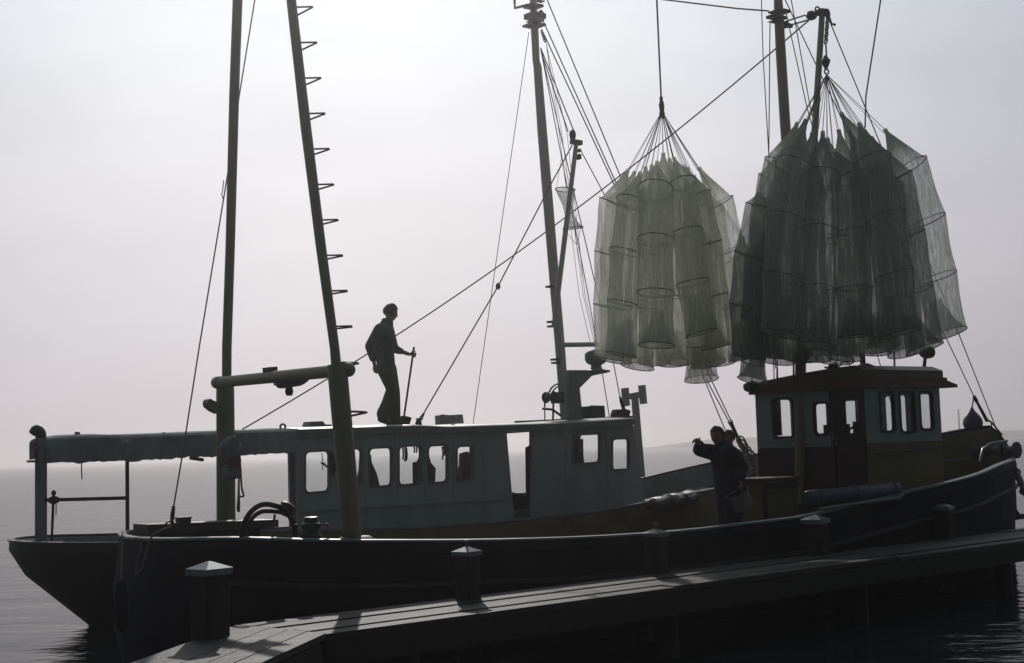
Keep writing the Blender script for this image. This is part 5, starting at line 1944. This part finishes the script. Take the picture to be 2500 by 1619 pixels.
def head_mesh(c, facing, up, h, root):
    """head of height h centred at c; built as a shaped sphere with jaw, nose, ears, brow"""
    f = facing.normalized()
    u = (up - f * up.dot(f)).normalized()
    s = f.cross(u)
    bm = bmesh.new()
    bmesh.ops.create_uvsphere(bm, u_segments=40, v_segments=28, radius=1.0)
    for v in bm.verts:
        x, y, z = v.co            # x forward, y side, z up
        ky = .66 - .10 * max(0, -z)
        kx = .80
        px, py, pz = x * kx, y * ky, z
        if z < -.1 and x < 0:      # nape cut in
            px *= 1 - .35 * min(1, (-z - .1) / .7)
        if z < -.25 and x > 0:     # chin and jaw
            t = min(1, (-z - .25) / .6)
            px += .10 * t
            py *= 1 - .25 * t
        g = lambda x0, z0, w, y0=0, wy=1e9: math.exp(-((z - z0) / w) ** 2 - ((y - y0) / wy) ** 2) * (1 if x > 0 else 0)
        px += .20 * g(0, -.22, .16, 0, .17) + .10 * g(0, -.05, .16, 0, .12)   # nose
        px += .05 * g(0, .22, .14, 0, .7)                                       # brow
        px -= .07 * g(0, .02, .10, .34, .18) + .07 * g(0, .02, .10, -.34, .18)  # eye sockets
        px += .05 * g(0, -.52, .07, 0, .25) - .03 * g(0, -.60, .04, 0, .25) + .04 * g(0, -.68, .06, 0, .25)   # lips
        px += .06 * g(0, -.88, .14, 0, .3)
        v.co = (px, py, pz)
    for sy in (-1, 1):             # ears
        bmesh.ops.create_uvsphere(bm, u_segments=12, v_segments=10, radius=1.0,
                                  matrix=Matrix.Translation((-.08, sy * .64, -.08)) @ Matrix.Diagonal((.14, .07, .22, 1)))
    R = Matrix(((f.x, s.x, u.x), (f.y, s.y, u.y), (f.z, s.z, u.z)))
    for v in bm.verts:
        v.co = (Vector(c) - root) + R @ (v.co * (h / 2))
    me = bpy.data.meshes.new('head')
    bm.to_mesh(me)
    bm.free()
    return me


def hair_mesh(c, facing, up, h, root, seed=1):
    f = facing.normalized()
    u = (up - f * up.dot(f)).normalized()
    s = f.cross(u)
    R = Matrix(((f.x, s.x, u.x), (f.y, s.y, u.y), (f.z, s.z, u.z)))
    rnd = random.Random(seed)
    bm = bmesh.new()
    bmesh.ops.create_uvsphere(bm, u_segments=44, v_segments=30, radius=1.0)
    dele = []
    for v in bm.verts:
        x, y, z = v.co
        keep = (z > .42) or (x < .05 and z > -.50 - .2 * x) or (x < .35 and z > .0 and abs(y) > .5)
        if not keep:
            dele.append(v)
            continue
        k = 1.14 + .05 * sin(9 * x + 5 * y) * sin(8 * z) + rnd.uniform(-.02, .03)
        if z < -.1 and x < 0:
            k2 = 1 - .28 * min(1, (-z - .1) / .7)
        else:
            k2 = 1
        v.co = (x * .80 * k * k2 + (.05 if z > .4 else 0), y * .70 * k, z * 1.06 * (1 + .03 * sin(7 * y + 3 * x)))
    bmesh.ops.delete(bm, geom=dele, context='VERTS')
    r = bmesh.ops.solidify(bm, geom=bm.faces[:], thickness=.12)
    for v in bm.verts:
        v.co = (Vector(c) - root) + R @ (v.co * (h / 2))
    me = bpy.data.meshes.new('hair')
    bm.to_mesh(me)
    bm.free()
    return me


def hand_mesh(wrist, dirv, palm_n, curl, root, size=.185, thumb_side=1, spread=.0):
    """palm plus five separate fingers; dirv along the fingers, palm_n towards what is held"""
    d = dirv.normalized()
    n = (palm_n - d * palm_n.dot(d)).normalized()
    s = d.cross(n) * thumb_side
    k = size / .185
    meshes = []
    pw = .040 * k
    pts = [wrist, wrist + d * .045 * k, wrist + d * .085 * k]
    meshes.append(skin_mesh('palm', pts, [(0, 1), (1, 2)], [(.026 * k, .022 * k), (.038 * k, .018 * k), (.040 * k, .016 * k)], root, sub=2))
    lens = [.072, .080, .074, .058]
    for i in range(4):
        off = (1.5 - i) * .0185 * k
        b = wrist + d * .088 * k + s * off
        dd = (d + s * spread * (1.5 - i)).normalized()
        P = [b - d * .02 * k]
        ang = 0
        cur = b
        P.append(cur)
        for j, fl in enumerate((.45, .32, .23)):
            ang += curl * (1.0, 1.15, .8)[j]
            dv_ = dd * cos(ang) + n * sin(ang)
            cur = cur + dv_ * lens[i] * fl * k
            P.append(cur)
        meshes.append(skin_mesh('finger', P, [(a, a + 1) for a in range(4)], [.0100 * k, .0098 * k, .0092 * k, .0085 * k, .0070 * k], root, sub=2))
    b = wrist + d * .035 * k + s * .030 * k
    P = [b - s * .01, b + (s * .7 + d * .6) * .035 * k, b + (s * .7 + d * .6) * .035 * k + (d * .8 + n * .7 + s * .1) * .034 * k, b + (s * .7 + d * .6) * .035 * k + (d * .8 + n * .7 + s * .1) * .034 * k + (d * .5 + n * .8 - s * .2) * .026 * k]
    meshes.append(skin_mesh('thumb', P, [(0, 1), (1, 2), (2, 3)], [.014 * k, .0115 * k, .0105 * k, .008 * k], root, sub=2))
    return meshes


def z8(x, y):
    return 850 + .2465 * x, 700 + .2465 * y


def person_one():
    V = 5.8
    P = lambda x, y, dv=0.0: q(*z8(x, y), V + dv)
    root = P(420, 1378)
    t = Thing('person', 'man in dark shirt and wide trousers standing on the long roof, holding a broom', 'person', root)
    hd_c = P(422, 256)
    pel = P(375, 800)
    spine = P(352, 620)
    chest = P(350, 470)
    neck0 = P(385, 370)
    neck1 = P(408, 318)
    # two shoulders: near (left in the picture) and far
    shN, shF = P(318, 425, -.17), P(392, 425, .17)
    elN, wrN = P(212, 590, -.22), P(258, 755, -.24)
    elF, wrF = P(455, 615, .20), P(598, 668, .16)
    hipN, hipF = P(362, 815, -.09), P(402, 815, .09)
    knN, anN, toN = P(436, 1015, -.10), P(352, 1285, -.10), P(405, 1350, -.08)
    heN = P(312, 1300, -.10)
    knF, anF, toF = P(448, 1050, .09), P(455, 1320, .09), P(520, 1362, .06)
    pts = [pel, spine, chest, neck0, neck1, shN, elN, wrN, shF, elF, wrF, hipN, knN, anN, hipF, knF, anF, toN, toF]
    ed = [(0, 1), (1, 2), (2, 3), (3, 4), (2, 5), (5, 6), (6, 7), (2, 8), (8, 9), (9, 10), (0, 11), (11, 12), (12, 13), (0, 14), (14, 15), (15, 16), (13, 17), (16, 18)]
    rd = [(.13, .11), (.125, .10), (.15, .11), .07, .055, .06, .042, .028, .06, .042, .028, .085, .055, .04, .085, .055, .04, .035, .035]
    body = [skin_mesh('b', pts, ed, rd, root)]
    look = Vector((.86, -.10, -.22))
    body.append(head_mesh(hd_c, look, Vector((.12, 0, 1)), .248, root))
    # hand hanging, and hand closed round the broom stick
    dN = (P(275, 860, -.24) - wrN)
    body += hand_mesh(wrN, dN, Vector((.6, .5, 0)), .28, root, .185, 1)
    stick_t, stick_b = P(652, 598, .10), P(553, 1290, .10)
    sdv = (stick_b - stick_t).normalized()
    dF = (P(648, 676, .12) - wrF).normalized()
    body += hand_mesh(wrF, dF, Vector((-.1, -1, -.1)), .95, root, .185, -1)
    mesh_obj('body', body, M['skin'], t.e, voxel=.0065, smooth_it=2)
    mesh_obj('hair', [hair_mesh(hd_c + Vector((-.004, 0, .004)), look, Vector((.12, 0, 1)), .255, root, 3)], M['hair'], t.e, voxel=.007, smooth_it=1)
    # shirt
    c_el = elN.lerp(wrN, .75)
    c_elF = elF.lerp(wrF, .45)
    pts = [pel + Vector((0, 0, .06)), spine, chest, neck0, shN, elN, c_el, shF, elF, c_elF, neck0.lerp(neck1, .35)]
    ed = [(0, 1), (1, 2), (2, 3), (2, 4), (4, 5), (5, 6), (2, 7), (7, 8), (8, 9), (3, 10)]
    rd = [(.155, .125), (.165, .135), (.19, .15), .098, .095, .068, .052, .095, .068, .050, .075]
    sh = [skin_mesh('s', pts, ed, rd, root)]
    # collar standing away at the nape
    sh.append(skin_mesh('c', [P(350, 330), P(385, 345), P(420, 362)], [(0, 1), (1, 2)], [.03, .05, .035], root))
    mesh_obj('shirt', sh, M['shirt'], t.e, voxel=.012, smooth_it=2)
    # trousers, wide at the hem
    bN, bF = P(346, 1262, -.10), P(452, 1318, .09)
    pts = [pel + Vector((0, 0, .10)), pel, hipN, knN, knN.lerp(anN, .55), bN, hipF, knF, knF.lerp(anF, .55), bF]
    ed = [(0, 1), (1, 2), (2, 3), (3, 4), (4, 5), (1, 6), (6, 7), (7, 8), (8, 9)]
    rd = [(.150, .120), (.150, .130), (.122, .118), (.088, .085), (.092, .092), (.095, .098), (.125, .115), (.098, .10), (.098, .098), (.102, .098)]
    mesh_obj('trousers', [skin_mesh('t', pts, ed, rd, root)], M['trousers'], t.e, voxel=.012, smooth_it=2)
    # boots
    for an, he, to in ((anN, heN, toN), (anF, P(432, 1350, .09), toF)):
        pts = [an, he.lerp(an, .3) + Vector((0, 0, -.02)), he.lerp(to, .55), to]
        mesh_obj('boot', [skin_mesh('o', pts, [(0, 1), (1, 2), (2, 3)], [.05, .052, (.045, .045), (.04, .032)], root)], M['leather'], t.e, voxel=.008)
    # broom is held: its own thing
    br = Thing('broom', 'push broom with a long handle held by the man on the roof', 'broom', stick_b)
    br.part('handle', MB().tube([stick_t, stick_b], m_px(2.6, stick_b), 10), M['brown_wood'], smooth=True)
    hp = [(518, 1282), (556, 1286), (600, 1300), (578, 1368), (512, 1366), (522, 1330)]
    L = [(P(x, y, .10).x, P(x, y, .10).z) for x, y in hp]
    br.part('head', MB().panel(L, [], side_map, V + .02, V + .22), M['brown_wood'])
    return t


person_one()


def person_two():
    V = 1.0
    P = lambda x, y, dv=0.0: q(*z3(x, y), V + dv)
    root = P(1620, 1500)
    root.z = dB(root.x) + .03
    t = Thing('person', 'man in dark navy overalls on the near deck, arm stretched out to the left', 'person', root)
    hd_c = P(1545, 658)
    pel = P(1635, 1060)
    spine = P(1625, 930)
    chest = P(1600, 830)
    neck0 = P(1585, 745)
    neck1 = P(1560, 700)
    shN, shF = P(1640, 795, -.17), P(1540, 790, .15)
    elF, wrF = P(1410, 765, .15), P(1408, 708, -.02)
    elN, wrN = P(1730, 900, -.15), P(1716, 1000, -.20)
    hipN, hipF = P(1655, 1075, -.09), P(1610, 1075, .09)
    knN, knF = Vector((hipN.x + .02, hipN.y, root.z + .50)), Vector((hipF.x - .03, hipF.y, root.z + .50))
    anN, anF = Vector((hipN.x + .03, hipN.y, root.z + .09)), Vector((hipF.x - .04, hipF.y + .02, root.z + .09))
    toN, toF = anN + Vector((-.15, -.05, -.05)), anF + Vector((-.15, -.05, -.05))
    pts = [pel, spine, chest, neck0, neck1, shN, elN, wrN, shF, elF, wrF, hipN, knN, anN, hipF, knF, anF, toN, toF]
    ed = [(0, 1), (1, 2), (2, 3), (3, 4), (2, 5), (5, 6), (6, 7), (2, 8), (8, 9), (9, 10), (0, 11), (11, 12), (12, 13), (0, 14), (14, 15), (15, 16), (13, 17), (16, 18)]
    rd = [(.14, .12), (.14, .11), (.16, .12), .07, .055, .06, .042, .028, .06, .042, .028, .085, .06, .04, .085, .06, .04, .035, .035]
    look = Vector((-.9, -.12, -.12))
    body = [skin_mesh('b', pts, ed, rd, root), head_mesh(hd_c, look, Vector((-.08, 0, 1)), .235, root)]
    body += hand_mesh(wrF, Vector((-.75, -.1, .25)), Vector((-.2, -.6, -.7)), .45, root, .185, 1)
    body += hand_mesh(wrN, Vector((-.05, 0, -1)), Vector((-.9, .2, 0)), .9, root, .185, 1)
    mesh_obj('body', body, M['skin'], t.e, voxel=.0065, smooth_it=2)
    mesh_obj('hair', [hair_mesh(hd_c, look, Vector((-.08, 0, 1)), .235, root, 5)], M['hair'], t.e, voxel=.007, smooth_it=1)
    pts = [pel + Vector((0, 0, -.10)), pel, spine, chest, neck0, shN, elN, elN.lerp(wrN, .8), shF, elF, elF.lerp(wrF, .7), neck0.lerp(neck1, .5)]
    ed = [(0, 1), (1, 2), (2, 3), (3, 4), (3, 5), (5, 6), (6, 7), (3, 8), (8, 9), (9, 10), (4, 11)]
    rd = [(.20, .16), (.205, .165), (.205, .165), (.20, .16), .105, .115, .085, .06, .11, .085, .06, .08]
    mesh_obj('jacket', [skin_mesh('s', pts, ed, rd, root)], M['navy'], t.e, voxel=.012, smooth_it=2)
    pts = [pel + Vector((0, 0, -.02)), hipN, knN, anN + Vector((0, 0, .04)), hipF, knF, anF + Vector((0, 0, .04))]
    ed = [(0, 1), (1, 2), (2, 3), (0, 4), (4, 5), (5, 6)]
    rd = [(.18, .15), .13, .10, .085, .13, .10, .085]
    mesh_obj('trousers', [skin_mesh('t', pts, ed, rd, root)], M['navy'], t.e, voxel=.012, smooth_it=2)
    for an, to in ((anN, toN), (anF, toF)):
        mesh_obj('boot', [skin_mesh('o', [an + Vector((0, 0, .12)), an + Vector((.02, 0, -.01)), an.lerp(to, .5) + Vector((0, 0, -.02)), to], [(0, 1), (1, 2), (2, 3)], [.06, .055, .05, .042], root)], M['rubber'], t.e, voxel=.01)
    # bucket in the lowered hand
    bc = [P(x, y, -.22) for x, y in ((1632, 1100), (1750, 1062), (1792, 1180), (1694, 1226))]
    up = ((bc[0] + bc[1]) / 2 - (bc[2] + bc[3]) / 2).normalized()
    c0 = (bc[2] + bc[3]) / 2
    hgt = ((bc[0] + bc[1]) / 2 - c0).length
    r0, r1 = (bc[2] - bc[3]).length / 2, (bc[1] - bc[0]).length / 2
    bk = Thing('bucket', 'pale tilted bucket held low by the man in navy overalls', 'bucket', c0)
    bk.part('pail', MB().lathe(c0, [(r0 * .9, 0), (r0, .01), (r1, hgt), (r1 * 1.05, hgt), (r1 * 1.05, hgt - .02), (r1 * .96, hgt - .02), (r0 * .92, .02)], 24, axis=up), M['pail'], smooth=True)
    rim = c0 + up * hgt
    e0, e1 = bc[0], bc[1]
    hk = wrN + Vector((0, 0, -.10))
    bk.part('handle', MB().tube(sag(e0, e1, 0, 2)[:1] + [e0.lerp(hk, .6) + Vector((-.02, 0, 0)), hk, e1.lerp(hk, .6) + Vector((.02, 0, 0)), e1], .006, 6), M['steel'], smooth=True)


person_two()


def person_three():
    V = 3.1
    P = lambda x, y, dv=0.0: q(*z3(x, y), V + dv)
    root = P(1640, 1400)
    root.z = dB(root.x) + .03
    t = Thing('person', 'second man mostly hidden behind the man in navy overalls, only head and shoulder showing', 'person', root)
    hd_c = P(1632, 672)
    neck0, neck1 = P(1640, 770), P(1636, 725)
    chest, spine, pel = P(1645, 840), P(1648, 920), P(1650, 1015)
    shN, shF = P(1690, 800, -.16), P(1600, 800, .16)
    elN, elF = P(1725, 890, -.14), P(1590, 890, .2)
    wrN, wrF = P(1700, 960, -.25), P(1600, 960, .1)
    hN, hF = pel + Vector((0, -.09, -.03)), pel + Vector((0, .09, -.03))
    kN, kF = Vector((hN.x, hN.y, root.z + .5)), Vector((hF.x, hF.y, root.z + .5))
    aN, aF = Vector((hN.x, hN.y, root.z + .07)), Vector((hF.x, hF.y, root.z + .07))
    pts = [pel, spine, chest, neck0, neck1, shN, elN, wrN, shF, elF, wrF, hN, kN, aN, hF, kF, aF, aN + Vector((-.15, 0, -.03)), aF + Vector((-.15, 0, -.03))]
    ed = [(0, 1), (1, 2), (2, 3), (3, 4), (2, 5), (5, 6), (6, 7), (2, 8), (8, 9), (9, 10), (0, 11), (11, 12), (12, 13), (0, 14), (14, 15), (15, 16), (13, 17), (16, 18)]
    rd = [(.14, .12), (.14, .11), (.15, .12), .07, .055, .06, .042, .03, .06, .042, .03, .085, .06, .04, .085, .06, .04, .035, .035]
    look = Vector((-.8, -.4, -.2))
    body = [skin_mesh('b', pts, ed, rd, root), head_mesh(hd_c, look, Vector((0, 0, 1)), .23, root)]
    body += hand_mesh(wrN, Vector((-.6, -.2, -.5)), Vector((0, -.6, -.6)), .5, root, .18, 1)
    body += hand_mesh(wrF, Vector((-.6, -.2, -.5)), Vector((0, .6, -.6)), .5, root, .18, -1)
    mesh_obj('body', body, M['skin'], t.e, voxel=.009)
    mesh_obj('hair', [hair_mesh(hd_c, look, Vector((0, 0, 1)), .23, root, 8)], M['crate'] if False else M['hair'], t.e, voxel=.008, smooth_it=1)
    pts = [pel, spine, chest, neck0, shN, elN, elN.lerp(wrN, .8), shF, elF, elF.lerp(wrF, .8)]
    ed = [(0, 1), (1, 2), (2, 3), (2, 4), (4, 5), (5, 6), (2, 7), (7, 8), (8, 9)]
    rd = [(.17, .14), (.17, .14), (.18, .15), .09, .09, .068, .05, .09, .068, .05]
    mesh_obj('jumper', [skin_mesh('s', pts, ed, rd, root)], M['jumper'], t.e, voxel=.012)
    pts = [pel, hN, kN, aN, hF, kF, aF]
    mesh_obj('trousers', [skin_mesh('t', pts, [(0, 1), (1, 2), (2, 3), (0, 4), (4, 5), (5, 6)], [(.165, .14), .12, .09, .08, .12, .09, .08], root)], M['trousers'], t.e, voxel=.012)


person_three()

# ================================================================== beacon far away
P0 = CAM + ray(2343, 1056) * 440
P0.z = 0
bp_ = MB().tube([Vector((0, 0, -.5)), Vector((0, 0, 14.0 * .72))], [.35, .25], 8)
bo = bp_.build('beacon', M['dark_metal'])
bo.location = P0
bo.scale = (1, 1, 1)
tag(bo, 'thin faint beacon pole far off in the fog right of the wheelhouse', 'beacon')

# ================================================================== haze
def build_haze():
    m = bpy.data.materials.new('fog')
    m.use_nodes = True
    n, l = m.node_tree.nodes, m.node_tree.links
    n.remove(n['Principled BSDF'])
    v = n.new('ShaderNodeVolumePrincipled')
    v.inputs['Color'].default_value = (0.96, 0.93, 0.93, 1)
    v.inputs['Density'].default_value = 0.0015
    v.inputs['Anisotropy'].default_value = 0.85
    l.new(v.outputs[0], n['Material Output'].inputs['Volume'])
    mb = MB()
    R = 1510
    mb.box((-R, -R, -3.4), (R, R, 12.5))
    o = mb.build('haze', m)
    o['kind'] = 'stuff'
    o.visible_shadow = True


build_haze()
